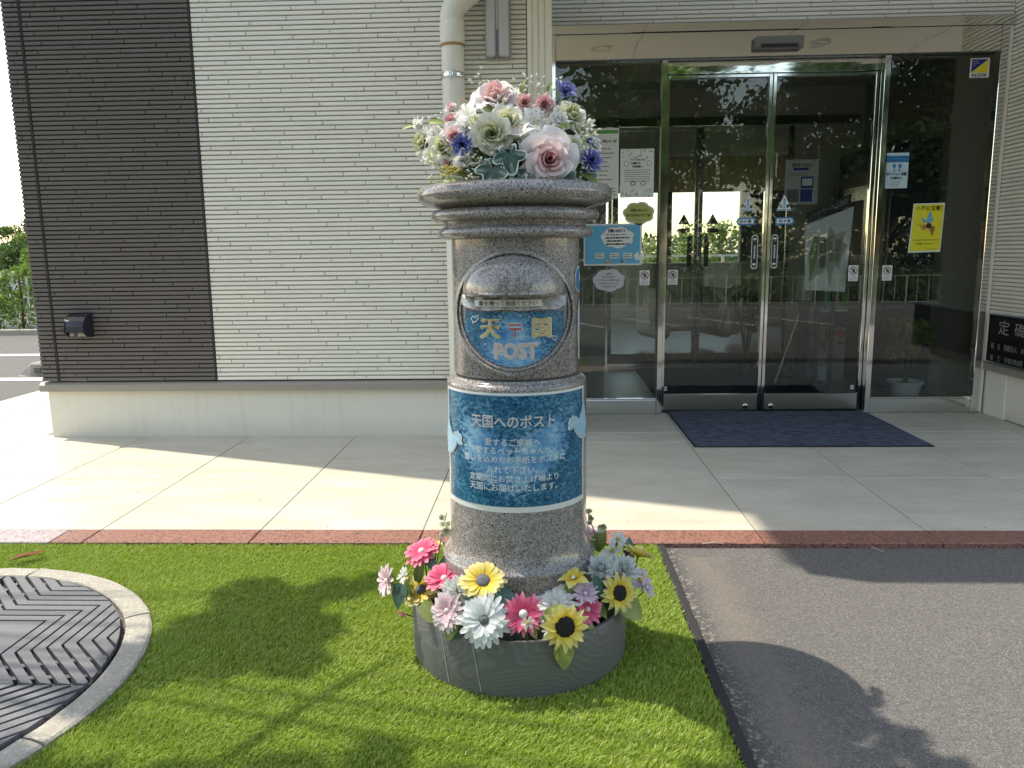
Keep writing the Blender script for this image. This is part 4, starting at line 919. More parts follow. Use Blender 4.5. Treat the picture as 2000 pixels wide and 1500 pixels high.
srect(s, .02, .98, .478, .484, BLUE); srect(s, .02, .98, .208, .214, BLUE); swords(s, '抗ウイルス 抗菌', .03, .93, .36, .45, BLUE, .03); swords(s, '対策中!', .22, .72, .25, .33, BLUE, .03); slines(s, .2, .75, .17, 3, .05)
s = sheet('wasp_poster', 1773, 396, 1846, 494, PAPER, 'yellow poster with a wasp warning on the right glass panel', 'poster', poly=[(.0,.0),(.96,.015),(1.0,1.0),(.075,.99)])
spoly(s, [(.045,.03),(.935,.045),(.965,.97),(.105,.965)], plain('poster_yellow', (.74,.68,.02), .55), 'yellow_print')
swords(s, 'ハチに注意！', .16, .92, .855, .945, plain('print_darkred', (.30,.02,.02), .5), .02, .0018)
O2 = .0014
for pts, mt in (([(.42,.60),(.32,.70),(.36,.71),(.45,.66),(.50,.63)], SKYB), ([(.48,.60),(.50,.72),(.58,.84),(.63,.80),(.62,.70),(.56,.60)], SKYB), ([(.56,.60),(.62,.68),(.68,.72),(.70,.68),(.62,.60)], SKYB)): spoly(s, pts, mt, 'wasp_wing', O2)
scirc(s, .42, .51, .095, .06, ORNG, 'wasp_head', O2+.0002); scirc(s, .56, .545, .085, .055, INK, 'wasp_thorax', O2+.0003); scirc(s, .665, .475, .085, .085, ORNG, 'wasp_abdomen', O2+.0002)
for i in range(3): spoly(s, [(.60+.015*i,.50-.033*i),(.74+.005*i,.53-.035*i),(.745,.515-.035*i),(.60+.02*i,.48-.033*i)], INK, 'wasp_stripe', O2+.0006)
spoly(s, [(.65,.40),(.71,.41),(.685,.33)], INK, 'wasp_sting', O2+.0004); spoly(s, [(.36,.53),(.22,.57),(.22,.575),(.37,.545)], INK, 'wasp_feeler', O2+.0005); spoly(s, [(.40,.55),(.42,.66),(.425,.66),(.415,.55)], INK, 'wasp_feeler', O2+.0005)
scirc(s, .44, .525, .022, .02, INK, 'wasp_eye', O2+.0006)
slines(s, .12, .86, .265, 1, .05, INK, .3, 0); swords(s, 'ご注意ください！！', .18, .80, .16, .21, INK, .01, .0018); slines(s, .5, .88, .08, 1, .03, INKG, .4, 0)
s = sheet('notice', 1136, 250, 1209, 390, PAPER, 'white notice with a green top band, partly behind the flowers', 'notice')
srect(s, .02, .98, .925, .975, PGREEN); swords(s, 'お知らせ', .45, .95, .80, .84, INK, .02); slines(s, .25, .92, .72, 9, .062, INKG, .22, .5); slines(s, .3, .95, .16, 3, .045, INK, .3, .1); srect(s, 0.0, 1, 0.0, .012, PGREEN)
s = sheet('notice', 1211, 290, 1278, 386, PAPER, 'white notice with paw prints and two pet faces', 'notice')
q = random.Random(4)
for i in range(46):
    u, v = q.random(), (q.uniform(.80, .98) if i % 2 else q.uniform(.02, .17)); scirc(s, u*.94+.03, v, .017, .012, [INKG, plain('paw_red', (.40,.06,.06), .6), plain('paw_green', (.05,.22,.13), .6), INKG][i % 4] if i < 4 else [INKG, INKG, INK][i % 3], 'paw_print', n=8)
for i, (b, u0, u1) in enumerate((('ペットちゃんを', .28, .72), ('お連れの', .32, .60), ('お客様へ', .36, .68))): swords(s, b, u0, u1, .755-.07*i, .80-.07*i, INK, .035)
for u in (.18, .85): scirc(s, u, .70, .075, .06, INKG, 'pet_face', n=16); scirc(s, u, .70, .062, .05, PAPER, 'pet_face', .0012, 16)
slines(s, .12, .9, .57, 6, .045, INKG, .3, .1)
for u, c in ((.38, (.05,.22,.15)), (.68, (.50,.25,.25))): scirc(s, u, .29, .085, .05, plain('badge', c, .6), 'badge', n=14); scirc(s, u, .29, .05, .028, PAPER, 'badge', .0012, 12)
s = sheet('speech_notice', 1214, 392, 1281, 441, PAPER, 'olive yellow cloud-shaped notice on the left glass panel', 'notice', poly=cloud, Y=GY-.0015+.0015)
spoly(s, [(.5+(a-.5)*.90, .5+(b-.5)*.86) for a, b in cloud], OLIVE); swords(s, '天国のポストに', .26, .76, .56, .69, INK, .02); swords(s, 'おてがみをいれてね?', .14, .86, .36, .49, INK, .02); slines(s, .35, .6, .24, 1, .06)
s = sheet('picture_notice', 1140, 436, 1254, 519, PAPER, 'sky blue notice with a white cloud on the left glass panel', 'notice')
srect(s, .02, .97, .04, .96, SKYB); spoly(s, [(.28+a*.60, .40+b*.54) for a, b in cloud], PAPER, 'white_cloud', .001)
swords(s, '天国へのポスト', .42, .72, .79, .87, plain('print_indigo', (.04,.10,.22), .6), .04, .0016); slines(s, .38, .76, .745, 1, .05, INKG, .4, .05)
for i in range(3): slines(s, .38+.02*(i == 1), .78-.10*(i == 1), .68-.075*i, 1, .075, plain('print_gold', (.45,.36,.08), .6), .5, .05)
for u in (.28, .53, .76): srect(s, u-.075, u+.075, .17, .30, PAPER, 'caption', .001); slines(s, u-.06, u+.06, .27, 2, .05, INKG, .4, .1)
spoly(s, [(.86,.22),(.93,.33),(.97,.22),(.99,.30),(.97,.12),(.90,.12)], PAPER, 'white_dove', .001); scirc(s, .42, .10, .035, .05, ORNG, 'small_pet', .001, 12); scirc(s, .66, .10, .03, .045, INKG, 'small_pet', .001, 12); scirc(s, .715, .10, .025, .04, plain('pet_blue', (.30,.42,.5), .6), 'small_pet', .001, 12)
s = sheet('speech_notice', 1156, 524, 1223, 571, plain('lilac_paper', (.56,.52,.56), .6), 'pale lilac cloud-shaped notice on the left glass panel', 'notice', poly=cloud)
for i, b in enumerate(('いまはもう', 'あうことができない', 'おじいちゃん、おばあちゃんに', 'おはなししたいことを', 'おてがみにかいてね')):
    wd = (.20, .38, .66, .50, .40)[i]; swords(s, b, .5-wd/2, .5+wd/2, .745-.135*i, .815-.135*i, INK, .01)
def hand_sign(x0, y0, x1, y1, Y, label):
    s = sheet('hand_warning_sticker', x0, y0, x1, y1, PAPER, label, 'sticker', Y, 'door warning stickers')
    scirc(s, .5, .66, .40, .27, plain('sign_red', (.20,.03,.04), .6), n=28); scirc(s, .5, .66, .32, .215, PAPER, 'print', .0011, 28); spoly(s, [(.36,.52),(.66,.52),(.70,.74),(.58,.82),(.40,.80),(.34,.70)], INKG, 'hand_print', .0013); spoly(s, [(.22,.80),(.27,.85),(.78,.53),(.73,.48)], plain('sign_red2', (.20,.03,.04), .6), 'slash', .0016)
    swords(s, 'ドアに', .30, .78, .23, .31, INK, .03); swords(s, 'ちゅうい', .16, .88, .09, .18, INK, .03)
hand_sign(1249, 528, 1269, 557, GY, 'small hand warning sticker on the left fixed panel, below the blue notice')
hand_sign(1304, 527, 1324, 556, DY, 'small hand warning sticker on the left sliding door')
hand_sign(1656, 518, 1677, 549, DY, 'small hand warning sticker on the right sliding door')
hand_sign(1722, 518, 1743, 548, GY, 'small hand warning sticker on the right fixed panel, below the wasp poster')
for x0, y0, x1, y1, lb in ((1446, 384, 1476, 413, 'white triangular caution sticker on the left sliding door'), (1516, 382, 1548, 412, 'white triangular caution sticker on the right sliding door')):
    s = sheet('caution_sticker', x0, y0, x1, y1, PAPER, lb, 'sticker', DY, 'triangular caution stickers', [(.02,.02),(.98,.02),(.55,1.0),(.45,1.0)])
    spoly(s, [(.44,.34),(.56,.34),(.58,.85),(.42,.85)], SKYB); scirc(s, .5, .22, .07, .08, SKYB); swords(s, '注', .18, .38, .22, .42, REDP, .03); swords(s, '意', .62, .82, .22, .42, REDP, .03); srect(s, .08, .92, .05, .10, BLUE)
for x0, x1, y0, y1, fl, lb in ((1437, 1475, 425, 440, 1, 'blue arrow sticker reading automatic on the left sliding door'), (1514, 1552, 424, 439, 0, 'blue arrow sticker reading automatic on the right sliding door')):
    pts = [(0,.5),(.12,1),(1,1),(1,0),(.12,0)]; pts = pts if fl else [(1-a, b) for a, b in pts][::-1]
    s = sheet('arrow_sticker', x0, y0, x1, y1, BLUE, lb, 'sticker', DY, 'automatic door arrow stickers', pts)
    spoly(s, [(.5+(a-.5)*.86, .5+(b-.5)*.62) for a, b in pts], PAPER); swords(s, '自', .20, .36, .28, .72, BLUE, .02); swords(s, '動', .64, .80, .28, .72, BLUE, .02); scirc(s, .5, .5, .10, .12, BLUE)
for x0, x1, y0, y1, lb in ((1466, 1481, 459, 525, 'black touch strip on the left sliding door'), (1505, 1520, 458, 524, 'black touch strip on the right sliding door')):
    pts = [(0,.06),(.2,0),(.8,0),(1,.06),(1,.94),(.8,1),(.2,1),(0,.94)]
    s = sheet('touch_strip', x0, y0, x1, y1, PAPER, lb, 'sticker', DY, 'door touch strips', pts); spoly(s, [(.5+(a-.5)*.80, .5+(b-.5)*.95) for a, b in pts], BLACKM)
    srect(s, .25, .75, .86, .91, PAPER, 'print', .001); srect(s, .3, .7, .80, .84, INKG, 'print', .001)
    for i in range(10): srect(s, .38, .62, .66-.04*i, .685-.04*i, PAPER, 'print', .001)
    srect(s, .25, .75, .11, .16, PAPER, 'print', .001); srect(s, .3, .7, .05, .08, INKG, 'print', .001)
for x0, y0, lb in ((1296, 755, 'tiny white label low on the left sliding door'), (1661, 752, 'tiny white label low on the right sliding door')):
    s = sheet('maker_label', x0, y0, x0+6.5, y0+8, PAPER, lb, 'label', DY); scirc(s, .5, .5, .25, .25, INKG)
s = sheet('hall_notice', 1531, 311, 1600, 400, plain('notice_grey', (.46,.47,.45), .6), 'grey notice with pictograms hanging inside the right door', 'notice', 4.98)
swords(s, 'コロナ対策', .2, .80, .84, .92, INK, .02, .002, True); srect(s, .25, .7, .76, .82, NAVYP); slines(s, .1, .8, .70, 2, .05); srect(s, .48, .86, .36, .62, NAVYP); srect(s, .52, .82, .42, .58, PAPER, 'print', .001); srect(s, .08, .44, .06, .34, INKG); srect(s, .48, .84, .06, .34, NAVYP)
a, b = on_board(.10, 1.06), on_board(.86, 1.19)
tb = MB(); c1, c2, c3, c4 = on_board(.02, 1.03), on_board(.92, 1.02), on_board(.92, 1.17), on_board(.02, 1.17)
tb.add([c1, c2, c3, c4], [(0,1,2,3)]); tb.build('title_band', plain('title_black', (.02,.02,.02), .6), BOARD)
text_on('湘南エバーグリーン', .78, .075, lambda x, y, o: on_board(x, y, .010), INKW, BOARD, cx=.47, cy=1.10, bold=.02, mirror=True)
bpy.data.objects.remove(_fo); bpy.data.curves.remove(_fc)

# ================================================================== PLANTER
k = NT('grey_wood_grain'); p = k.obj(); s = k.sep(p)
ang = k.math('ARCTAN2', s[1], s[0]); q = k.n('ShaderNodeCombineXYZ', {0: k.math('MULTIPLY', ang, .8), 1: k.math('MULTIPLY', s[2], 4.2), 2: 0.0}).outputs[0]
dist = k.noise(q, 1.5, 1.5, .35); rings = k.math('SINE', k.math('ADD', k.math('MULTIPLY', dist, 125.0), k.math('MULTIPLY', s[2], 330.0)))
fib = k.noise(k.n('ShaderNodeCombineXYZ', {0: k.math('MULTIPLY', ang, 4.0), 1: k.math('MULTIPLY', s[2], 260.0), 2: 0.0}).outputs[0], 1.0, 3)
c = k.mix(k.ramp(rings, [(.35, 0.0), (.95, 1.0)]), (.115,.117,.115), (.148,.150,.146)); c = k.mix(k.math('MULTIPLY', fib, .45), c, (.075,.078,.08))
WOODG = k.done(k.bsdf(c, .55, 0, k.bump(k.math('ADD', rings, fib), .10, .001)))
pln = empty('planter', (PC[0], PC[1], 0), 'round grey wood-grain planter ring around the foot of the post', 'planter')
pw = MB().lathe([(.262, -.012), (.272, -.012), (.2745, .004), (.2755, .128), (.2745, .1305), (.267, .1305), (.2655, .128), (.2655, -.012)], (0, 0, 0), 128, False).build('planter_wall', WOODG, None, True, 35)
pw.parent = pln
MB().lathe([(.150, .062), (.266, .056)], (PC[0], PC[1], 0), 96, False).build('soil', SOIL, pln)
for th, l in ((-.62, .12), (-.30, .12)):
    m = MB(); r = .2762
    for i in range(9):
        z = .003+.118*i/8; a = th - .075*(i/8); wd = .0011 + .0004*math.sin(i*2.1)
        for d in (-wd, wd): m.v.append((PC[0]+r*math.sin(a+d/r), PC[1]-r*math.cos(a+d/r), z)); m.uv.append((0, 0))
    m.f = [(2*i, 2*i+1, 2*i+3, 2*i+2) for i in range(8)]; m.build('scratch', plain('scratch_pale', (.32,.33,.33), .6), pln)

# ================================================================== FLOWERS
def frame(p, d, roll=0.0):
    """matrix with +Z along d at p"""
    d = Vector(d).normalized(); return Matrix.Translation(p) @ d.to_track_quat('Z', 'Y').to_matrix().to_4x4() @ Matrix.Rotation(roll, 4, 'Z')
def sh_round(u): return (.40+.60*min(1, u/.55)) if u < .78 else math.sqrt(max(0, 1-((u-.78)/.24)**2))
def sh_point(u): return (math.sin(math.pi*(.10+.90*u)**.78)**.85 if u < 1 else 0.0)
def sh_lily(u): return max(.02, math.sin(math.pi*(.12+.88*u)**.9))**1.0 if u < 1 else 0.0
def sh_wide(u): return (.25+.95*u**1.3) if u < .93 else 1.0
def petal(m, M, L, W, bend, cup, shape, nl=5, jag=0.0, rr=random):
    vs, uvs = [], []; b = bend if abs(bend) > 1e-3 else 1e-3
    for i in range(nl+1):
        u = i/nl; x = L*math.sin(b*u)/b; z = L*(1-math.cos(b*u))/b; w_ = W*shape(u)
        for v in (-1, -.45, .45, 1):
            jj = (rr.uniform(-jag, jag)*L if i == nl else 0)
            vs.append((x+jj, v*w_, z+cup*w_*(v*v))); uvs.append((u, v))
    m.add(vs, [(i*4+j, i*4+j+1, (i+1)*4+j+1, (i+1)*4+j) for i in range(nl) for j in range(3)], uvs, M)
def ring_petals(m, M, n, L, W, tilt, bend, cup, shape, r0=0.0, z0=0.0, ph=0.0, jit=.12, nl=5, jag=0.0, rr=random):
    for i in range(n):
        a = ph + 2*math.pi*i/n + rr.uniform(-jit, jit)*2*math.pi/n*1.5; l = L*rr.uniform(.88, 1.08)
        Q = M @ Matrix.Rotation(a, 4, 'Z') @ Matrix.Translation((r0, 0, z0)) @ Matrix.Rotation(-(tilt+rr.uniform(-jit, jit)), 4, 'Y') @ Matrix.Rotation(rr.uniform(-.25, .25), 4, 'X')
        petal(m, Q, l, W*rr.uniform(.88, 1.1), bend+rr.uniform(-.15, .15), cup, shape, nl, jag, rr)
def dome(m, M, r, h, n=14, rows=4, rough=.0, rr=random):
    vs = []
    for j in range(rows+1):
        e = math.pi/2*j/rows
        for i in range(n):
            a = 2*math.pi*i/n; f = 1+rr.uniform(-rough, rough); vs.append((r*math.cos(e)*math.cos(a)*f, r*math.cos(e)*math.sin(a)*f, h*math.sin(e)*f))
    m.add(vs, [(j*n+i, j*n+(i+1) % n, (j+1)*n+(i+1) % n, (j+1)*n+i) for j in range(rows) for i in range(n)], None, M)
def rose(m, M, R_, layers=5, openf=1.0, rr=random):
    """overlapping cupped petals wound round the axis; inner ones upright and tight, outer ones rolled back at the rim"""
    for L in range(layers):
        f = L/max(1, layers-1); r = R_*(.11+.60*f); h = R_*(1.0-.22*f); n = 3 if L < 2 else 4 if L < 3 else 5
        for i in range(n):
            a0 = 2*math.pi*(i+.41*L)/n + rr.uniform(-.25, .25); dA = (1.35 if L < 2 else 1.05 if L < 3 else .88)*rr.uniform(.9, 1.1); vs, uvs = [], []
            fl = openf*(.03+.30*f*f)*rr.uniform(.75, 1.2); NU, NV = 8, 9; kink = rr.uniform(-.35, .35)
            for iu in range(NU):
                u = iu/(NU-1)
                for iv in range(NV):
                    v = -1+2*iv/(NV-1); wd = .42+.58*math.sin(math.pi*min(1, u*.75+.18)); a = a0+v*dA*wd
                    rim = 1-.20*abs(v)**2.6 + .07*math.exp(-((v-kink)/.25)**2)
                    rad = r*(.30+.70*math.sin(u*math.pi*.5)**.7) + R_*fl*u**3.0 + r*.13*v*u
                    roll = max(0, u-.72)/.28; rad += R_*.09*f*roll**2; z = h*u*rim - R_*(.36*f*f) - R_*fl*.35*u**4 - R_*.10*f*roll**2 + R_*.025*math.sin(v*6+i*2+L)*u*u
                    vs.append((rad*math.cos(a), rad*math.sin(a), z)); uvs.append((min(1, .04+.46*f+.42*u*(.35+.65*f)+.16*u**4), v))
            m.add(vs, [(iu*NV+iv, iu*NV+iv+1, (iu+1)*NV+iv+1, (iu+1)*NV+iv) for iu in range(NU-1) for iv in range(NV-1)], uvs, M)
def leaf_m(m, M, L, W, bend=.5, cup=-.25, shape=sh_point, nl=7): petal(m, M, L, W, bend, cup, shape, nl, .0)
def ivy(m, M, s, rr=random):
    out = []; lob = []
    for i in range(37):
        a = -2.75+5.5*i/36; cc = abs(math.cos(2.5*a)); big = 1.18 if abs(a) < .63 else .98 if abs(a) < 1.885 else .72
        r = big*(.60+.40*cc**1.6); out.append((r*math.cos(a), r*math.sin(a))); lob.append(cc)
    vs = [(0, 0, 0)]; uvs = [(0, 0)]; n = len(out)
    for f in (.45, .8, 1.0):
        for x, y in out: vs.append((s*x*f, s*y*f, s*(.10*math.hypot(x, y)*f - .22*(x*f)**2 + .05*math.sin(6*math.atan2(y, x))*f))); uvs.append((f, lob[out.index((x, y))]))
    fs = [(0, 1+i, 2+i) for i in range(n-1)]
    for q in range(2): fs += [(1+q*n+i, 1+(q+1)*n+i, 2+(q+1)*n+i, 2+q*n+i) for i in range(n-1)]
    m.add(vs, fs, uvs, M)
def puff(m, c, r, rr=random):
    t_ = (1+5**.5)/2; ico = [(-1,t_,0),(1,t_,0),(-1,-t_,0),(1,-t_,0),(0,-1,t_),(0,1,t_),(0,-1,-t_),(0,1,-t_),(t_,0,-1),(t_,0,1),(-t_,0,-1),(-t_,0,1)]
    fc = [(0,11,5),(0,5,1),(0,1,7),(0,7,10),(0,10,11),(1,5,9),(5,11,4),(11,10,2),(10,7,6),(7,1,8),(3,9,4),(3,4,2),(3,2,6),(3,6,8),(3,8,9),(4,9,5),(2,4,11),(6,2,10),(8,6,7),(9,8,1)]
    m.add([(c[0]+x*r*.52*rr.uniform(.75, 1.2), c[1]+y*r*.52*rr.uniform(.75, 1.2), c[2]+z*r*.52*rr.uniform(.75, 1.2)) for x, y, z in ico], fc)

P_PINK = m_petal('pink_rose_petal', [(0, (.70,.32,.34)), (.3, (.76,.46,.47)), (.55, (.81,.66,.65)), (.8, (.84,.79,.78)), (1, (.86,.84,.83))], .3, .12, (.74,.55,.55))
P_PINKS = m_petal('small_pink_rose_petal', [(0, (.55,.20,.24)), (.5, (.74,.42,.43)), (1, (.80,.62,.62))], .3, .15)
P_GREEN = m_petal('green_rose_petal', [(0, (.32,.35,.14)), (.35, (.56,.58,.34)), (.7, (.73,.74,.57)), (1, (.82,.82,.74))], .3, .2, (.50,.52,.30))
P_WHITE = m_petal('white_petal', [(0, (.62,.66,.48)), (.3, (.80,.81,.77)), (1, (.84,.84,.83))], .35, .12, (.70,.71,.70))
P_BLUE = m_petal('blue_petal', [(0, (.02,.025,.11)), (.4, (.07,.085,.33)), (.8, (.15,.18,.52)), (1, (.36,.39,.68))], .28, .3, (.05,.06,.25))
P_HOT = m_petal('hot_pink_petal', [(0, (.82,.55,.58)), (.15, (.72,.10,.21)), (.6, (.80,.16,.30)), (1, (.86,.36,.46))], .32, .3, (.62,.06,.16))
P_PALE = m_petal('pale_pink_petal', [(0, (.75,.34,.42)), (.25, (.80,.55,.60)), (.7, (.84,.70,.73)), (1, (.86,.80,.81))], .35, .3, (.74,.50,.56))
P_LAV = m_petal('lavender_petal', [(0, (.50,.28,.42)), (.35, (.70,.56,.68)), (1, (.80,.74,.82))], .35, .3, (.58,.42,.56))
P_YEL = m_petal('yellow_petal', [(0, (.80,.52,.02)), (.3, (.84,.67,.08)), (.75, (.85,.77,.30)), (1, (.86,.82,.50))], .35, .25, (.74,.56,.06))
P_GWHT = m_petal('white_gerbera_petal', [(0, (.55,.60,.55)), (.3, (.74,.78,.76)), (1, (.83,.85,.84))], .3, .3, (.62,.68,.66))
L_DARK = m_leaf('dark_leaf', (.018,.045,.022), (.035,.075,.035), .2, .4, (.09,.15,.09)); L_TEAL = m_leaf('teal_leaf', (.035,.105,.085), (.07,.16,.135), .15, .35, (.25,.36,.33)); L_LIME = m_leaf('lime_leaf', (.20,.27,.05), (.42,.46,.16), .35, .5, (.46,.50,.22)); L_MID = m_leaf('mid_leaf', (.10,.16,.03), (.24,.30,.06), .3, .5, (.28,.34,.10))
k = NT('variegated_ivy'); u = k.sep(k.uv()); nz = k.noise(k.obj(), 26, 4); e = k.math('ADD', u[0], k.math('MULTIPLY', k.math('SUBTRACT', nz, .5), .55))
gr = k.mix(nz, (.010,.036,.020), (.026,.075,.045)); gr = k.mix(k.math('MULTIPLY', k.ramp(u[1], [(.90, 0.0), (1.0, 1.0)]), .55), gr, (.22,.33,.24)); c = k.mix(k.ramp(e, [(.88, 0.0), (.98, 1.0)]), gr, (.62,.67,.58)); IVY = k.done(k.bsdf(c, .38))
GYP = plain('gypsophila_white', (.80,.80,.76), .7, var=.15); ANTH = plain('anther_orange', (.55,.25,.03), .7); EYEG = plain('flower_eye_grey', (.13,.135,.14), .9, var=.5, sc=400, bump=1, bsc=900); EYEB = plain('flower_eye_black', (.010,.008,.007), .9, bump=1, bsc=900); EYEW = plain('flower_eye_white', (.72,.68,.62), .8, var=.3, sc=400, bump=1, bsc=900); EYEY = plain('flower_eye_yellow', (.55,.46,.06), .8, bump=1, bsc=900); SPRAY = plain('yellow_spray', (.60,.50,.10), .7); LIMEB = plain('lime_bloom', (.42,.48,.14), .7)

# ---- arrangement on top of the post
arr = empty('flower_arrangement', (PC[0], PC[1], 1.153), 'arrangement of artificial roses, lilies and ivy on top of the post', 'flowers')
BC = Vector((PC[0], PC[1]+.03, 1.13))
def bq(px, py, dy): return atY(px, py, PC[1]+dy)
def face(p, tc=.45, up=0.0):
    a = (p-BC).normalized(); b = (CAMP-p).normalized(); return (a*(1-tc)+b*tc+Vector((0, 0, up))).normalized()
rq = random.Random(31)
def a_stem(p, r=.0016): MB().tube([p, p.lerp(BC, .45)+Vector((0,0,-.01)), BC+Vector((rq.uniform(-.06,.06), rq.uniform(-.06,.04), .03))], r, 5).build('stem', STEM, arr, True)
def a_rose(px, py, rpx, dy, mt, tc=.5, layers=5, openf=1.0, up=0.0, nm='rose', sepal=True):
    p = bq(px, py, dy); d = face(p, tc, up); rr_ = 1.16*rpx/(FPX/(p-CAMP).length); m = MB(); rose(m, frame(p-d*rr_*.5, d, rq.uniform(0, 6)), rr_, layers, openf, rq)
    o = m.build(nm, mt, arr, True)
    if sepal:
        m = MB(); ring_petals(m, frame(p-d*rr_*.78, d), 5, rr_*.9, rr_*.22, .5, .6, .2, sh_point, rr=rq); m.build('sepals', L_MID, o, True)
    a_stem(p-d*rr_*.7)
a_rose(966, 178, 33, .00, P_PINK, .55, 6, 1.2, .25); a_rose(1074, 310, 43, -.175, P_PINK, .75, 6, 1.15)
a_rose(885, 264, 24, -.10, P_PINK, .6, 5, .9); a_rose(1025, 196, 14, -.03, P_PINKS, .7, 4, .7); a_rose(1064, 200, 16, -.02, P_PINKS, .7, 5, .8); a_rose(1078, 206, 10, .0, P_PINKS, .5, 4, .5)
a_rose(878, 230, 13, -.04, P_PINKS, .4, 4, .5); a_rose(879, 206, 11, .0, P_PINK, .4, 4, .6, .3); a_rose(1084, 268, 14, -.13, P_PINKS, .6, 4, .7, .2)
a_rose(960, 259, 31, -.155, P_GREEN, .8, 6, .95); a_rose(990, 234, 27, -.12, P_GREEN, .7, 6, .95, .1); a_rose(1118, 219, 27, -.02, P_GREEN, .5, 5, .75, .1)
a_rose(1154, 241, 16, .02, P_WHITE, .15, 3, .35, 0, 'rosebud'); a_rose(820, 276, 24, .0, P_GREEN, .35, 5, .9, -.2); a_rose(863, 284, 25, -.09, P_GREEN, .55, 5, 1.0); a_rose(813, 236, 14, .02, P_WHITE, .1, 3, .3, .2, 'rosebud')
a_rose(928, 234, 19, -.10, P_GREEN, .4, 3, .5, .5, 'rosebud'); a_rose(1121, 283, 18, -.11, P_GREEN, .5, 5, .9); a_rose(1166, 279, 14, -.02, P_WHITE, .3, 4, .9); a_rose(1160, 259, 11, .03, P_GREEN, .1, 3, .5, 0, 'rosebud'); a_rose(834, 300, 15, -.03, P_WHITE, .4, 4, .9)
for px, py, rp, dy, mt, tc, up in ((845, 258, 15, -.03, P_WHITE, .4, .1), (940, 192, 17, .02, P_WHITE, .5, .3), (1000, 208, 16, .01, P_GREEN, .5, .3), (1042, 214, 15, -.01, P_WHITE, .5, .2), (1096, 228, 15, -.05, P_WHITE, .5, .1), (1137, 250, 14, -.03, P_GREEN, .4, .1), (905, 246, 15, -.10, P_WHITE, .5, .1), (1032, 268, 17, -.14, P_WHITE, .6, .1), (1100, 290, 15, -.13, P_WHITE, .6, 0), (848, 303, 18, -.06, P_GREEN, .5, -.1), (1140, 297, 16, -.07, P_WHITE, .5, 0), (930, 268, 14, -.13, P_WHITE, .6, 0), (900, 312, 15, -.12, P_WHITE, .6, 0), (985, 272, 14, -.14, P_WHITE, .7, 0), (832, 256, 15, .0, P_WHITE, .3, .2), (872, 318, 14, -.09, P_PINK, .6, 0)):
    a_rose(px, py, rp, dy, mt, tc, 4, .9, up, 'small_bloom', False)
def a_lily(px, py, rpx, dy, d=None, opn=.55):
    p = bq(px, py, dy); d = Vector(d).normalized() if d else face(p, .55); r = rpx/(FPX/(p-CAMP).length); M = frame(p-d*r*.35, d, rq.uniform(0, 6)); m = MB()
    ring_petals(m, M, 3, r*1.25, r*.33, 1.15-opn, -.85, .25, sh_lily, .0, 0, 0, .06, 8, rr=rq); ring_petals(m, M, 3, r*1.2, r*.38, 1.1-opn, -.8, .2, sh_lily, .0, .002, math.pi/3, .06, 8, rr=rq)
    o = m.build('lily', P_WHITE, arr, True); m = MB(); mt = MB()
    for i in range(6):
        a = i*1.047+.3; q = [M @ Vector((math.cos(a)*r*.05, math.sin(a)*r*.05, 0)), M @ Vector((math.cos(a)*r*.18, math.sin(a)*r*.18, r*.5)), M @ Vector((math.cos(a)*r*.3, math.sin(a)*r*.3, r*.72))]; m.tube(q, .0006, 4); mt.tube([q[2]-d*.001, q[2]+(M.to_3x3() @ Vector((math.cos(a+1.5), math.sin(a+1.5), .2)))*r*.12], .0013, 5)
    m.build('stamens', P_WHITE, o); mt.build('anthers', ANTH, o); a_stem(p-d*r*.4)
a_lily(909, 216, 36, -.05, (-.45, -.55, .6)); a_lily(1045, 235, 34, -.07, (.25, -.7, .45)); a_lily(1012, 262, 32, -.14, (-.1, -.45, .85), .15)
def a_corn(px, py, rpx, dy, tc=.6):
    p = bq(px, py, dy); d = face(p, tc); r = rpx/(FPX/(p-CAMP).length); M = frame(p, d, rq.uniform(0, 6)); m = MB()
    for n, l, tl, z in ((12, 1.0, .25, 0), (10, .82, .6, .05), (8, .58, .95, .1)): ring_petals(m, M, n, r*l, r*.15, tl, .35, .25, sh_wide, r*.06, r*z, rq.random(), .2, 4, .10, rq)
    o = m.build('cornflower', P_BLUE, arr, True); m = MB()
    for i in range(14):
        a = rq.uniform(0, 6.3); q = rq.uniform(.05, .28); m.tube([M @ Vector((0,0,0)), M @ Vector((math.cos(a)*r*q, math.sin(a)*r*q, r*rq.uniform(.35, .6)))], .0006, 4)
    m.build('florets', plain('floret_navy', (.015,.015,.06), .7), o); a_stem(p)
a_corn(904, 284, 22, -.15); a_corn(1103, 180, 21, .0, .5); a_corn(1151, 315, 24, -.10, .5); a_corn(1148, 277, 12, -.03, .3)
def a_ivy(px, py, rpx, dy, ax, nrm):
    p = bq(px, py, dy); r = rpx/(FPX/(p-CAMP).length); n = Vector(nrm).normalized(); a = Vector(ax); a = (a-n*a.dot(n)).normalized(); b = n.cross(a)
    M = Matrix(((a.x, b.x, n.x, p.x), (a.y, b.y, n.y, p.y), (a.z, b.z, n.z, p.z), (0,0,0,1))); m = MB(); ivy(m, M, r*1.05, rq); m.build('ivy_leaf', IVY, arr, True)
a_ivy(994, 302, 34, -.175, (.2, -.2, -1), (0, -1, .45)); a_ivy(962, 330, 34, -.185, (-.25, -.3, -1), (-.1, -1, .5)); a_ivy(1022, 340, 24, -.175, (-.6, -.2, -.6), (.1, -.8, .7)); a_ivy(1108, 344, 20, -.16, (.7, -.2, -.5), (.2, -.8, .7)); a_ivy(1148, 343, 22, -.10, (.5, -.2, -.9), (.4, -.8, .5)); a_ivy(1010, 348, 20, -.19, (.5, -.5, -.4), (0, -.7, .8)); a_ivy(974, 284, 18, -.13, (-.5, 0, .4), (-.3, -.8, .5)); a_ivy(1068, 352, 22, -.185, (-.3, -.4, -.5), (0, -.6, .8))
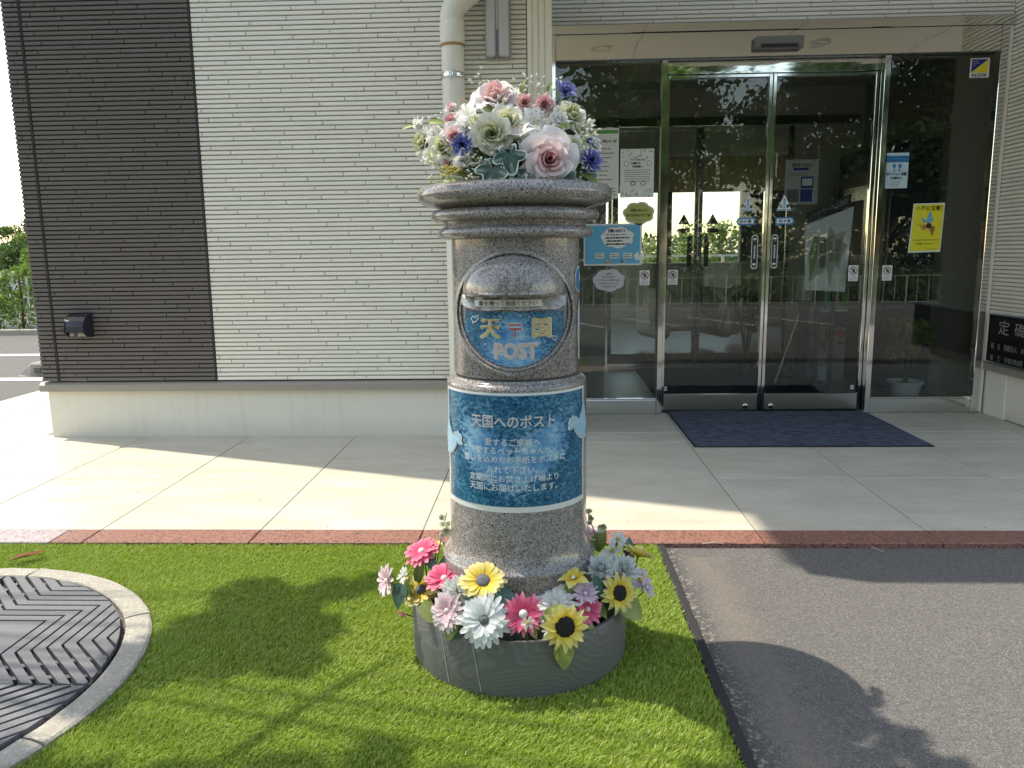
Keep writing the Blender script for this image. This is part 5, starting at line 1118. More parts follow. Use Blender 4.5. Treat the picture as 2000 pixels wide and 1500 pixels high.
def a_leaf(px, py, rpx, dy, ax, nrm, mt, wr=.36, bend=.5):
    p = bq(px, py, dy); r = rpx/(FPX/(p-CAMP).length); n = Vector(nrm).normalized(); a = Vector(ax); a = (a-n*a.dot(n)).normalized(); b = n.cross(a)
    M = Matrix(((a.x, b.x, n.x, p.x), (a.y, b.y, n.y, p.y), (a.z, b.z, n.z, p.z), (0,0,0,1))); m = MB(); leaf_m(m, M, 2*r, r*wr*1.3, -bend, .3); m.build('leaf', mt, arr, True)
for a in ((838, 240, 16, -.03, (.8, -.3, .2), (-.2, -.7, .6), L_LIME), (893, 354, 15, -.13, (-.6, -.4, .5), (0, -.8, .6), L_LIME), (918, 262, 14, -.1, (.9, -.2, .2), (0, -.7, .7), L_MID), (930, 300, 16, -.13, (-.8, -.4, -.3), (-.2, -.7, .6), L_DARK), (1095, 246, 12, -.06, (.7, -.3, .5), (0, -.8, .6), L_LIME), (1108, 252, 11, -.07, (-.5, -.3, .6), (.2, -.8, .6), L_LIME),
          (1018, 180, 12, .0, (.0, -.2, 1), (-.6, -.7, .1), L_MID), (1148, 236, 12, .03, (-.4, -.2, -.9), (.3, -.8, .3), L_LIME), (806, 246, 12, .02, (-.9, -.1, .1), (-.1, -.7, .6), L_LIME), (1070, 178, 10, .02, (.4, 0, .9), (-.2, -.9, .2), L_MID), (944, 210, 14, -.03, (.7, 0, -.5), (0, -.8, .5), L_MID), (1138, 340, 20, -.11, (.8, -.1, -.5), (.2, -.7, .7), L_MID)): a_leaf(*a)
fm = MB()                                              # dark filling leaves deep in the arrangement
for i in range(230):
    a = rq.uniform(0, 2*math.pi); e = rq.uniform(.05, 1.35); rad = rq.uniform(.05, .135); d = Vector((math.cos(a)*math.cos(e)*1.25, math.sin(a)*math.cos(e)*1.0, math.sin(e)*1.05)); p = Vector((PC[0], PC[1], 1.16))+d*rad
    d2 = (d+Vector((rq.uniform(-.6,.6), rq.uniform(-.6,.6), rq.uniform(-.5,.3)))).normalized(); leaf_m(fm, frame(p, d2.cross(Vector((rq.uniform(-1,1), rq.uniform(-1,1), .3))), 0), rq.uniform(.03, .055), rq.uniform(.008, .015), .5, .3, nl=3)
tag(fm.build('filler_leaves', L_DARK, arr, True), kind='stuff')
def a_gyp(px, py, dy, n, spread, root=None, mt=GYP, rs=.0030):
    c = bq(px, py, dy); rt = Vector(root) if root else c.lerp(BC, .5); m = MB(); st = MB()
    for i in range(int(n*.95)):
        p = c + Vector((rq.gauss(0, spread), rq.gauss(0, spread*.7), rq.gauss(0, spread*.75))); 
        for j in range(6): puff(m, p+Vector((rq.uniform(-1,1), rq.uniform(-1,1), rq.uniform(-.8,.8)))*rs*.95, rs*rq.uniform(.40, .70), rq)
        st.tube([p, p.lerp(rt, .5)+Vector((0,0,.004)), rt], .0005, 3, False)
    o = tag(m.build('gypsophila', mt, arr, True), kind='stuff'); tag(st.build('stalks', LIMEB, o), kind='stuff')
for a in ((940, 156, .03, 9, .012), (1018, 166, .02, 14, .016), (1050, 166, .03, 12, .013), (1099, 164, .01, 7, .010), (852, 229, -.01, 10, .012), (936, 296, -.16, 18, .018), (857, 331, -.07, 22, .018), (925, 345, -.14, 12, .014), (1036, 287, -.15, 9, .012), (988, 205, -.05, 16, .014), (972, 213, -.07, 8, .009), (1070, 252, -.10, 16, .016), (1140, 262, -.05, 16, .018), (1058, 232, -.08, 10, .012), (1002, 180, .02, 10, .012), (930, 320, -.15, 10, .014), (850, 312, -.05, 14, .014), (915, 240, -.09, 8, .012), (1098, 268, -.10, 8, .012)): a_gyp(*a)
a_gyp(881, 334, -.12, 26, .010, None, SPRAY, .0034); a_gyp(1128, 300, -.1, 14, .012, None, LIMEB, .004); a_gyp(868, 350, -.09, 16, .014, None, LIMEB, .0036)

# ---- single artificial flowers stuck in the planter
GRP = 'artificial flowers in the planter'
def soil_pt(p):
    a = math.atan2(p.x-PC[0], -(p.y-PC[1])); return Vector((PC[0]+.228*math.sin(a), PC[1]-.228*math.cos(a), .055))
def flower(name, label, px, py, rpx, d, build, rho=.235, Y=None, cat='flower', stem=True):
    p = at_cyl(px, py, PC[0], PC[1], rho) if Y is None else atY(px, py, Y)
    r = 1.10*rpx/(FPX/(p-CAMP).length); b = soil_pt(p); t = empty(name, b, label, cat, GRP); d = Vector(d).normalized(); M = frame(p, d, rq.uniform(0, 6)); build(t, M, r)
    if stem: MB().tube([p-d*.002, p-d*r*.35+Vector((0, 0, -.01)), p.lerp(b, .6)+Vector((0,0,.005)), b], .0018, 6).build('stem', STEM, t, True)
    return t
def gerb(mt, eye, n=16, wide=.17, eyer=.2, layers=2, tilt=.25, bend=.35, shape=sh_round, eyeh=.12):
    def f(t, M, r):
        m = MB()
        for L in range(layers): ring_petals(m, M, n if L < 2 else max(6, n*2//3), r*((1-.17*L if L < 2 else .6)-eyer*.75), r*wide, tilt*.6+.16*L, -bend, .25, shape, r*eyer*.75, r*.03*L, L*math.pi/n, .16, 6, .03, rq)
        m.build('petals', mt, t, True); m = MB(); dome(m, M @ Matrix.Translation((0, 0, r*.05)), r*eyer*1.05, r*eyeh*1.3, 18, 4, .06, rq); m.build('flower_eye', eye, t, True)
        m = MB(); ring_petals(m, M @ Matrix.Translation((0, 0, -r*.06)), 6, r*.3, r*.1, .3, .4, .2, sh_point, rr=rq); m.build('calyx', L_MID, t, True)
    return f
def mum(mt):
    def f(t, M, r):
        m = MB()
        for L, (n, l, tl) in enumerate(((18, 1.0, .05), (18, .95, .35), (16, .85, .65), (14, .72, .95), (10, .55, 1.2), (7, .42, 1.4))): ring_petals(m, M, n, r*l, r*.12, tl, .35, .4, sh_round, r*.05, r*.06*L, L*.4, .3, 4, 0, rq)
        m.build('petals', mt, t, True)
    return f
def pom(mt):
    def f(t, M, r):
        m = MB()
        for i in range(150):
            z = 1-1.55*(i+.5)/150; a = i*2.39996; q = math.sqrt(max(0, 1-z*z)); d = Vector((q*math.cos(a), q*math.sin(a), z)); Q = M @ frame(d*r*.35, d.orthogonal()) 
            A = d; B = A.orthogonal().normalized(); C = A.cross(B); s_ = r*rq.uniform(.5, .68); Q = M @ Matrix(((A.x,B.x,C.x,d.x*r*.3),(A.y,B.y,C.y,d.y*r*.3),(A.z,B.z,C.z,d.z*r*.3),(0,0,0,1))) @ Matrix.Rotation(rq.uniform(0, 3), 4, 'X'); petal(m, Q, s_, r*.10, .7, .5, sh_wide, 3, .12, rq)
        m.build('petals', mt, t, True)
    return f
def budf(mt, n=5):
    def f(t, M, r):
        m = MB(); rose(m, M @ Matrix.Translation((0, 0, -r*.4)), r, 4, .5, rq); m.build('petals', mt, t, True); m = MB(); ring_petals(m, M @ Matrix.Translation((0,0,-r*.7)), 5, r, r*.25, .6, .6, .2, sh_point, rr=rq); m.build('calyx', L_MID, t, True)
    return f
F = flower
F('gerbera', 'hot pink gerbera standing tallest at the left of the planter', 824, 1077, 33, (-.35, -.35, .75), gerb(P_HOT, EYEW, 17, .15, .17), .25, PC[1]-.03)
F('daisy', 'pale pink daisy leaning out to the far left of the planter', 757, 1134, 30, (-.9, -.55, .25), gerb(P_PALE, EYEW, 17, .12, .14, 2, .5), .27, PC[1]-.08)
F('daisy', 'yellow daisy with grey eye at the left edge of the planter', 822, 1153, 36, (-.05, -.45, .85), gerb(P_YEL, EYEG, 17, .15, .27), .25)
F('gerbera', 'hot pink gerbera tipped up, between two yellow daisies', 868, 1131, 36, (-.2, -.25, .95), gerb(P_HOT, EYEW, 16, .16, .15, 2, .6), .21)
F('daisy', 'yellow daisy with grey eye leaning against the granite base', 943, 1135, 42, (.0, -.55, .8), gerb(P_YEL, EYEG, 20, .135, .29), .22)
F('pompon_flower', 'white pompon flower left of the large white gerbera', 892, 1156, 31, (-.1, -.6, .75), pom(P_GWHT), .235)
F('gerbera', 'pale pink gerbera facing left in front of the white pompon', 875, 1193, 37, (-.55, -.75, .35), gerb(P_PALE, EYEW, 22, .11, .13, 3, .4), .275)
F('gerbera', 'large white gerbera with grey eye over the planter rim', 946, 1211, 46, (-.05, -.9, .45), gerb(P_GWHT, EYEG, 22, .115, .18, 3, .2), .285)
F('gerbera', 'hot pink gerbera with white eye in the middle of the rim', 1022, 1199, 41, (.0, -.9, .40), gerb(P_HOT, EYEW, 14, .15, .18, 2, .25, .3, sh_point), .27)
F('gerbera', 'white gerbera behind the front sunflower', 1084, 1180, 43, (-.1, -.45, .85), gerb(P_WHITE, EYEW, 26, .10, .14, 3, .35), .218)
F('sunflower', 'yellow sunflower with black eye hanging over the front rim', 1103, 1224, 44, (.25, -.92, .22), gerb(P_YEL, EYEB, 14, .155, .40, 2, .3, .45, sh_point, .08), .29)
F('daisy', 'pink daisy right of the white gerbera', 1147, 1190, 29, (.45, -.75, .45), gerb(P_HOT, EYEW, 14, .15, .15, 2, .5), .255)
F('daisy', 'lavender daisy above the pink one, right of the post', 1143, 1160, 29, (.1, -.5, .8), gerb(P_LAV, EYEW, 13, .16, .13, 2, .6, .3, sh_point), .245)
F('lily_flower', 'pale yellow flower seen from the side against the post base', 1120, 1130, 32, (-.1, -.15, .95), gerb(P_YEL, EYEW, 6, .30, .12, 1, .5, .5, sh_lily), .22)
F('chrysanthemum', 'white chrysanthemum right of the post, nearest to it', 1175, 1115, 30, (-.1, -.6, .8), mum(P_GWHT), .24, PC[1]-.09)
F('chrysanthemum', 'white chrysanthemum right of the post, farther right', 1216, 1115, 29, (.3, -.55, .8), mum(P_GWHT), .25, PC[1]-.06)
F('sunflower', 'yellow sunflower with black eye leaning right under the chrysanthemums', 1209, 1158, 39, (.5, -.85, .25), gerb(P_YEL, EYEB, 13, .165, .36, 2, .35, .45, sh_point, .08), .29)
F('daisy', 'bright yellow daisy at the far right back of the planter', 1246, 1086, 31, (.25, .1, .95), gerb(P_YEL, EYEY, 11, .22, .16, 2, .7), .25, PC[1]+.02)
F('daisy', 'small lavender daisy with yellow eye at the far right', 1252, 1131, 19, (.35, -.8, .5), gerb(P_LAV, EYEY, 9, .24, .30, 1, .2), .27, PC[1]-.06)
F('daisy', 'lavender daisy tipped right below the one with a yellow eye', 1262, 1148, 21, (.75, -.35, .45), gerb(P_LAV, EYEW, 9, .20, .15, 1, .5), .28, PC[1]-.07)
F('small_daisy', 'small pale yellow daisy tucked left of the front sunflower', 1072, 1230, 15, (-.75, -.6, .2), gerb(P_GWHT, EYEY, 9, .16, .15, 1, .9), .275)
F('small_daisy', 'small white daisy on the hot pink gerbera', 1031, 1216, 12, (.2, -.9, .2), gerb(P_WHITE, EYEY, 6, .3, .25, 1, .3), .30)
F('small_daisy', 'small white daisy behind the left yellow daisy', 788, 1124, 17, (-.7, -.5, .4), gerb(P_GWHT, EYEW, 11, .14, .15, 1, .4), .255, PC[1]-.05)
F('rosebud', 'pale yellow rosebud behind the tall hot pink gerbera', 851, 1063, 14, (.2, -.3, .9), budf(P_YEL), .22, PC[1]+.02)
F('rosebud', 'dark red bud beside the back yellow daisy', 1221, 1086, 9, (-.2, -.4, .9), budf(m_petal('red_bud', [(0, (.25,.02,.06)), (1, (.42,.05,.12))])), .22, PC[1])
F('small_daisy', 'pink blossom hanging outside the left of the planter', 786, 1196, 12, (-.5, -.6, -.5), gerb(P_HOT, EYEW, 6, .28, .15, 1, .7), .285)
F('small_daisy', 'pale pink blossom at the right back beside the post', 1153, 1041, 20, (.2, -.3, .8), gerb(P_PALE, EYEW, 8, .24, .15, 1, .6), .19, PC[1]+.10)
F('small_daisy', 'cream blossom low at the right back of the planter', 1196, 1076, 16, (-.1, -.8, .4), gerb(P_WHITE, EYEY, 5, .34, .15, 1, .4), .22, PC[1]+.02)
F('small_daisy', 'cream blossom high at the right back of the planter', 1206, 1054, 17, (.2, -.5, .7), gerb(P_GWHT, EYEY, 5, .34, .15, 1, .5), .22, PC[1]+.05)
# tall twigs with small blossoms
def twig(label, pts, blooms, Y):
    pp = [atY(x, y, Y) for x, y in pts]; b = soil_pt(pp[0]); t = empty('blossom_twig', b, label, 'flower', 'tall twigs in the planter')
    MB().tube([b]+pp, .0014, 6).build('twig', STEMB, t, True)
    for x, y, rp in blooms:
        p = atY(x, y, Y-.006); m = MB(); ring_petals(m, frame(p, (rq.uniform(-.6,.6), -.6, rq.uniform(-.3,.6))), 5, rp/840, rp/840*.42, .35, .3, .3, sh_round, rr=rq); m.build('blossom', P_GREEN, t, True)
twig('tall twig with pale yellow blossoms on the left of the post', [(852, 1110), (858, 1070), (866, 1030), (872, 1003)], ((862, 1012, 9), (866, 1028, 11), (872, 1036, 12), (878, 1026, 10), (864, 1044, 9)), PC[1]-.02)
twig('tall twig with pale green blossoms on the right of the post', [(1172, 1075), (1163, 1045), (1154, 1020), (1147, 997)], ((1150, 1000, 9), (1155, 1012, 9), (1152, 1022, 8), (1176, 1028, 12), (1170, 1034, 11)), PC[1]+.06)
# leaves standing in the planter: each on its own stalk
def p_leaf(label, px, py, rpx, ax, nrm, mt, rho=.262, wr=.42, bend=.6, Y=None, shp=sh_point):
    p = at_cyl(px, py, PC[0], PC[1], rho) if Y is None else atY(px, py, Y); r = rpx/(FPX/(p-CAMP).length); n = Vector(nrm).normalized(); a = Vector(ax); a = (a-n*a.dot(n)).normalized(); b = n.cross(a); s0 = p-a*r; sp = soil_pt(p)
    t = empty('leaf_spray', sp, label, 'leaf', 'leaves in the planter'); M = Matrix(((a.x, b.x, n.x, s0.x), (a.y, b.y, n.y, s0.y), (a.z, b.z, n.z, s0.z), (0,0,0,1)))
    m = MB(); leaf_m(m, M, 2*r, r*wr*1.25, -bend, .25, shp, 9); m.build('leaf_blade', mt, t, True); MB().tube([s0, s0.lerp(sp, .5)+Vector((0, 0, .012)), sp], .0012, 5).build('stalk', STEM, t, True)
p_leaf('teal leaf hanging over the left rim of the planter', 778, 1166, 24, (-.3, -.3, -.4), (-.5, -.7, .5), L_TEAL, .275, .62, .5, PC[1]-.09)
p_leaf('teal leaf under the grey-eyed daisy by the post', 925, 1168, 22, (-.8, -.3, .1), (-.1, -.7, .7), L_TEAL, .25, .55)
p_leaf('broad teal leaf right of the large white gerbera', 975, 1180, 27, (.7, -.5, -.35), (.1, -.6, .8), L_TEAL, .25, .6)
p_leaf('dark teal leaf against the granite base', 985, 1160, 26, (.9, -.1, .1), (0, -.7, .7), L_TEAL, .215, .5)
p_leaf('narrow teal leaf curling down over the front left rim', 891, 1243, 25, (-.15, -.2, -1), (-.2, -.9, .2), L_TEAL, .285, .26, .9)
p_leaf('pale lime leaf over the left front rim', 842, 1200, 30, (.7, -.4, -.6), (-.35, -.75, .5), L_LIME, .278, .42)
p_leaf('lime leaf pointing down at the left front', 880, 1230, 29, (-.5, -.3, -.8), (-.25, -.85, .4), L_LIME, .288, .36)
p_leaf('small lime leaf below the pale pink gerbera', 893, 1212, 15, (.6, -.4, .4), (-.2, -.8, .5), L_LIME, .28, .5)
p_leaf('large lime leaf hanging below the front sunflower', 1102, 1280, 34, (.08, -.12, -1), (.15, -.95, .15), L_LIME, .292, .46, .35)
p_leaf('olive leaf behind the front sunflower', 1081, 1196, 24, (.4, -.3, .8), (-.2, -.8, .4), L_LIME, .275, .5)
p_leaf('large lime leaf hanging over the right rim', 1234, 1188, 34, (.75, -.2, -.45), (.35, -.75, .5), L_LIME, .282, .56, .4, PC[1]-.13)
p_leaf('olive leaf under the lavender daisy', 1176, 1192, 20, (.7, -.5, -.5), (.2, -.7, .6), L_MID, .262, .38)
p_leaf('dark leaf behind the right sunflower', 1192, 1185, 22, (.3, -.3, .8), (.1, -.8, .3), L_DARK, .25, .45)
p_leaf('lime leaf tip lying on the front right rim', 1152, 1221, 20, (.8, -.5, -.25), (.2, -.7, .7), L_LIME, .27, .34)
p_leaf('small lime leaf below the middle gerbera', 1043, 1236, 15, (.4, -.5, -.6), (.1, -.8, .5), L_LIME, .27, .4)
p_leaf('olive leaf behind the tall hot pink gerbera', 820, 1112, 26, (.1, -.1, 1), (-.5, -.8, .1), L_MID, .24, .38, .3, PC[1]-.05)
p_leaf('folded teal leaf beside the twig on the left', 843, 1100, 22, (.45, -.2, -.6), (-.4, -.7, .5), L_TEAL, .24, .4, .4, PC[1]-.06)
p_leaf('teal leaf behind the hot pink gerbera', 868, 1100, 24, (.3, -.1, .9), (-.3, -.9, .1), L_TEAL, .2, .36, .3, PC[1]-.07)
p_leaf('dark leaf at the right back', 1228, 1066, 18, (.3, 0, .9), (.2, -.9, .2), L_TEAL, .24, .45, .4, PC[1]+.04)
p_leaf('olive leaf at the right back beside the post', 1172, 1052, 24, (.5, -.1, .8), (.1, -.9, .2), L_MID, .2, .5, .4, PC[1]+.08)
p_leaf('lime leaf below the back yellow daisy', 1226, 1098, 18, (-.5, -.3, -.8), (.2, -.8, .4), L_LIME, .26, .4, .4, PC[1])
p_leaf('narrow teal leaf between the lavender daisy and the right sunflower', 1170, 1150, 26, (.35, -.3, -.9), (.2, -.9, .2), L_TEAL, .265, .26, .4)
p_leaf('lime leaf by the pale yellow flower', 1110, 1150, 18, (-.4, -.3, -.8), (-.2, -.8, .4), L_MID, .22, .4)
p_leaf('olive leaf at the left of the planter', 800, 1142, 22, (-.2, -.1, .9), (-.4, -.8, .2), L_LIME, .25, .4, .4, PC[1]-.06)
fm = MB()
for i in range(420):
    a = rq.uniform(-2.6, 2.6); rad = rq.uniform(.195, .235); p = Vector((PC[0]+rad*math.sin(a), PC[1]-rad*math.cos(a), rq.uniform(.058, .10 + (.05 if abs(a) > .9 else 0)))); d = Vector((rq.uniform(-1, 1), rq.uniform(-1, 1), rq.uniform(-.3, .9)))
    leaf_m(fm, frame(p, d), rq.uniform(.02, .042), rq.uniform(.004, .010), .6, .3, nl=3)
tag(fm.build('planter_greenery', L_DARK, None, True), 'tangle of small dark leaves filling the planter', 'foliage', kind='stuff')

# ================================================================== TREES, HEDGE, FENCE AND CAR PARK
BARK = plain('bark', (.10,.075,.05), .9, var=.4, sc=12, bump=1, bsc=40)
F_DK = m_leaf('foliage_dark', (.030,.070,.026), (.050,.105,.035), .25, .6); F_MD = m_leaf('foliage_green', (.075,.145,.030), (.13,.22,.045), .35, .6); F_LT = m_leaf('foliage_bright', (.13,.22,.035), (.24,.34,.06), .4, .6); F_CON = m_leaf('foliage_conifer', (.028,.060,.040), (.045,.085,.055), .2, .6)
def leaves_mesh(name, pts, size, mat, parent, seedv=0):
    """one leaf-shaped face pair per point"""
    g = np.random.default_rng(seedv); P = np.asarray(pts, float); n = len(P); a = g.normal(size=(n, 3)); a /= np.linalg.norm(a, axis=1)[:, None]; b = g.normal(size=(n, 3)); b -= a*(a*b).sum(1)[:, None]; b /= np.linalg.norm(b, axis=1)[:, None]
    s = size*g.uniform(.6, 1.25, n)[:, None]; c = np.cross(a, b)
    V = np.stack([P-a*s*.5, P+b*s*.26+c*s*.06, P+a*s*.5, P-b*s*.26+c*s*.06], 1).reshape(-1, 3)
    me = bpy.data.meshes.new(name); me.vertices.add(4*n); me.vertices.foreach_set('co', V.astype(np.float32).ravel()); i = np.arange(n)[:, None]*4
    loops = np.concatenate([i+[[0,1,2]], i+[[0,2,3]]], 1).astype(np.int32).ravel(); me.loops.add(6*n); me.loops.foreach_set('vertex_index', loops)
    me.polygons.add(2*n); me.polygons.foreach_set('loop_start', (np.arange(2*n)*3).astype(np.int32)); me.polygons.foreach_set('loop_total', np.full(2*n, 3, np.int32))
    ul = me.uv_layers.new(name='UVMap'); uv = np.repeat(np.stack([g.uniform(0, 1, n), np.ones(n)], 1), 6, 0).astype(np.float32); ul.data.foreach_set('uv', uv.ravel())
    me.materials.append(mat); me.update(calc_edges=True); return link(name, me, parent)
def clump(g, c, r, n, flat=.75):
    d = g.normal(size=(n, 3)); d /= np.linalg.norm(d, axis=1)[:, None]; return np.asarray(c) + d*(g.uniform(.15, 1, n)[:, None]**.5)*np.array([r, r, r*flat])
def tree(name, label, base, h, cr, nclump, nleaf, leaf, mat, crown0=.35, group=None, conifer=False, seedv=1):
    g = np.random.default_rng(seedv); q = random.Random(seedv); t = empty(name, base, label, 'tree', group); b = Vector(base); tr = max(.03, h*.018)
    top = b+Vector((q.uniform(-.1, .1)*h*.3, q.uniform(-.1, .1)*h*.3, h*.8)); mid = b.lerp(top, .5)+Vector((q.uniform(-1, 1)*h*.02, 0, 0))
    trunk = MB().tube([b, b.lerp(mid, .5), mid, top], [tr*1.3, tr*1.05, tr*.8, tr*.25], 9).build('trunk', BARK, t, True); pts = []; br = MB()
    for i in range(nclump):
        f = (i+.5)/nclump
        if conifer: z = crown0+(1-crown0)*f; rad = cr*(1.05-f)*q.uniform(.5, 1.0)
        else: z = crown0+(1-crown0)*q.random(); e = (z-crown0)/(1-crown0); rad = cr*math.sqrt(max(.05, 1-(2*e-.85)**2*.75))*q.uniform(.35, 1.0)
        a = q.uniform(0, 6.283); c = b+Vector((math.cos(a)*rad, math.sin(a)*rad, h*z)); s0 = b.lerp(top, min(.98, z*.72)); br.tube([s0, s0.lerp(c, .6)+Vector((0, 0, .05*h*.2)), c], [tr*.35, tr*.2, tr*.06], 5); pts.append(clump(g, c, cr*q.uniform(.22, .40), nleaf))
    br.build('limbs', BARK, trunk, True); leaves_mesh('crown', np.concatenate(pts), leaf, mat, t, seedv)
    return t
# tree on the left, out of the frame, whose branches shade the turf
def up_sun(x, y, z): k_ = z/(-LDIR.z); return Vector((x, y, 0)) - LDIR*k_
t = empty('shade_tree', (-3.3, 2.2, -.02), 'small leafy tree to the left of the turf', 'tree'); g = np.random.default_rng(12); q = random.Random(12)
fork = Vector((-2.9, 2.4, 2.2)); trunk = MB().tube([(-3.3, 2.2, -.03), (-3.2, 2.25, .9), (-3.0, 2.35, 1.7), fork], [.075, .06, .052, .045], 10).build('trunk', BARK, t, True); pts = []; br = MB()
targets = [(.66,1.80,3.1,.13), (.76,2.20,3.0,.12), (.85,2.05,3.2,.16), (.95,1.95,3.1,.15), (.83,1.85,3.0,.14), (1.0,2.22,3.2,.10), (1.12,2.28,3.1,.07), (.72,1.97,3.3,.12), (1.02,1.80,3.2,.08), (.62,1.62,3.3,.08),
           (.55,1.34,3.4,.13), (.72,1.30,3.2,.12), (.92,1.34,3.2,.08), (1.12,1.37,3.1,.08), (1.30,1.42,3.0,.07), (.30,1.42,3.4,.14), (.12,1.62,3.5,.10), (1.45,1.30,3.2,.12), (2.12,1.46,3.1,.11), (2.26,1.42,3.2,.10), (2.38,1.52,2.6,.06), (2.42,1.41,2.6,.07), (2.33,1.60,2.6,.05), (2.44,1.33,2.6,.06), (2.2,1.28,3.2,.14), (2.0,1.34,3.2,.10), (2.34,1.27,3.1,.09), (2.1,1.15,3.2,.15), (.1,1.2,3.6,.25), (.8,1.1,3.5,.25), (1.3,1.1,3.4,.2),  # lowest clumps are added only to fray the edge of the bouquet's shadow
           (-.9,2.4,4.2,.3), (-.6,1.9,4.4,.3), (-1.2,1.7,4.0,.35), (-1.6,2.3,4.4,.35), (-1.4,2.9,4.5,.3), (-.4,1.2,4.4,.3), (-2.2,2.2,4.0,.35), (-1.9,1.4,4.2,.3), (.2,.7,4.0,.3), (.9,.5,4.2,.3)]
for x, y, z, r in targets:
    c = up_sun(x, y, z); pts.append(clump(g, c, r, int(1500*r*r/.03*.30)+14, .6)); lg = x > .5; m_ = fork.lerp(c, .55)+Vector((0, .15 if lg else 0, .75 if lg else .22)); br.tube([fork, fork.lerp(m_, .6)+Vector((0, 0, .12)), m_, m_.lerp(c, .6)+Vector((0, 0, .06)), c], [.009, .006, .005, .003, .002] if lg else [.012, .009, .007, .005, .003], 6)
w0 = [up_sun(x, y, 3.05) for x, y in ((1.28, 1.84), (1.16, 1.70), (1.07, 1.56), (1.0, 1.42), (.9, 1.30))]; br.tube(w0, [.006, .012, .015, .016, .016], 6); br.tube([w0[-1], fork], [.012, .016], 6)
br.build('limbs', BARK, trunk, True); leaves_mesh('crown', np.concatenate(pts), .075, F_MD, t, 3)
# trees behind the camera (they show in the glass)
for i, (x, y, h, cr) in enumerate(((-2.5, -9.0, 8.5, 2.7), (4.6, -10.5, 9.0, 3.0), (10.5, -12.0, 8.5, 3.0), (-9.0, -13.0, 8.0, 2.8), (16.0, -15.0, 9.0, 3.2))):
    tree('car_park_tree', ('broad tree behind the photographer, left of the post', 'broad tree behind the photographer, right of the post', 'broad tree far right behind the photographer', 'broad tree far left behind the photographer', 'broad tree at the far right end of the car park')[i], (x, y, -1.4), h, cr, 60, 340, .22, F_MD if i % 2 else F_DK, .40, 'trees behind the photographer', False, 40+i)
# hedge and white railing at the edge of the car park seen past the left corner
def railing(label, x0, x1, y, z0, z1, step=.125, grp=None):
    t = empty('railing', ((x0+x1)/2, y, z0), label, 'railing', grp); wm = WHITE
    MB().box(x0, x1, y-.02, y+.02, z1-.035, z1).build('top_rail', wm, t); MB().box(x0, x1, y-.02, y+.02, z0+.04, z0+.075).build('bottom_rail', wm, t)
    n = int((x1-x0)/step); me = None
    for i in range(n+1):
        x = x0+i*step
        if me is None: o = MB().box(-.011, .011, -.011, .011, z0+.076, z1-.036).build('bar', wm, t); me = o.data
        else: o = link('bar', me, t)
        o.location = (x, y, 0)
    for i in range(int((x1-x0)/2)+1): MB().box(x0+i*2-.025, x0+i*2+.025, y+.021, y+.07, z0-.1, z1).build('post', wm, t)
railing('white railing behind the hedge beyond the parking bays', -14.5, -3.0, 11.0, -.02, .80, .20)
MB_k = tag(MB().bbox(-30, -2.0, 10.30, 10.42, -.05, .06, .01).build('bay_kerb', CONC), kind='structure')
for i in range(14):
    x = -9.0+i*.34+random.uniform(-.05, .05); gg = np.random.default_rng(100+i); hh = random.uniform(.80, 1.02); t = empty('hedge_shrub', (x, 10.62, 0), 'young bright green hedge shrub in the row before the white railing', 'shrub', 'row of hedge shrubs')
    MB().tube([(x, 10.62, -.02), (x+.02, 10.62, hh*.5), (x, 10.63, hh*.95)], [.018, .014, .006], 6).build('stem', BARK, t, True)
    pp = np.concatenate([clump(gg, (x+gg.uniform(-.13, .13), 10.62+gg.uniform(-.1, .1), hh*gg.uniform(.32, 1.0)), .12, 26) for _ in range(11)]); leaves_mesh('foliage', pp, .075, F_LT, t, 100+i)
gg = np.random.default_rng(5); pp = np.stack([gg.uniform(-14, -2.5, 9000), gg.uniform(10.75, 11.6, 9000), gg.uniform(.0, .34, 9000)], 1); tag(leaves_mesh('ground_cover', pp, .07, F_MD, None, 5), 'low green ground cover at the foot of the railing', 'ground cover', kind='stuff')
gg = np.random.default_rng(6); pp = np.stack([gg.uniform(-60, -4, 30000), gg.uniform(12.5, 20, 30000), gg.uniform(-.2, .75, 30000)], 1); tag(leaves_mesh('undergrowth', pp, .16, F_DK, None, 6), 'dark undergrowth on the slope beyond the railing', 'undergrowth', kind='stuff')
# concrete wheel stop
ws = MB(); prof = [(-.085, 0), (.085, 0), (.062, .10), (.045, .115), (-.045, .115), (-.062, .10)]; n = 6
ws.add([(x, 6.70+y*sc, z-.018) for x, sc in ((-2.955, 1.0), (-2.86, 1.0), (-2.2, 1.0)) for y, z in [(yy, zz if i_ else zz) for i_, (yy, zz) in enumerate(prof)]], [])
V = []
for x, f in ((-2.955, .10), (-2.845, 1.0), (-2.40, 1.0), (-2.30, .10)):
    for y, z in prof: V.append((x, 6.72+y*(.9 if f < 1 else 1), -.018+z*f))
ws = MB(); ws.add(V, [(i*n+j, i*n+(j+1) % n, (i+1)*n+(j+1) % n, (i+1)*n+j) for i in range(3) for j in range(n)]+[tuple(range(n-1, -1, -1)), tuple(range(3*n, 4*n))])
t = empty('wheel_stop', (-2.63, 6.72, 0), 'grey concrete wheel stop in the parking bay', 'wheel stop'); ws.build('block', plain('wheel_stop_concrete', (.30,.29,.27), .9, bump=.4), t)
MB().box(-2.80, -2.74, 6.625, 6.66, .015, .06).build('reflector', plain('reflector_grey', (.10,.10,.10), .5), t)
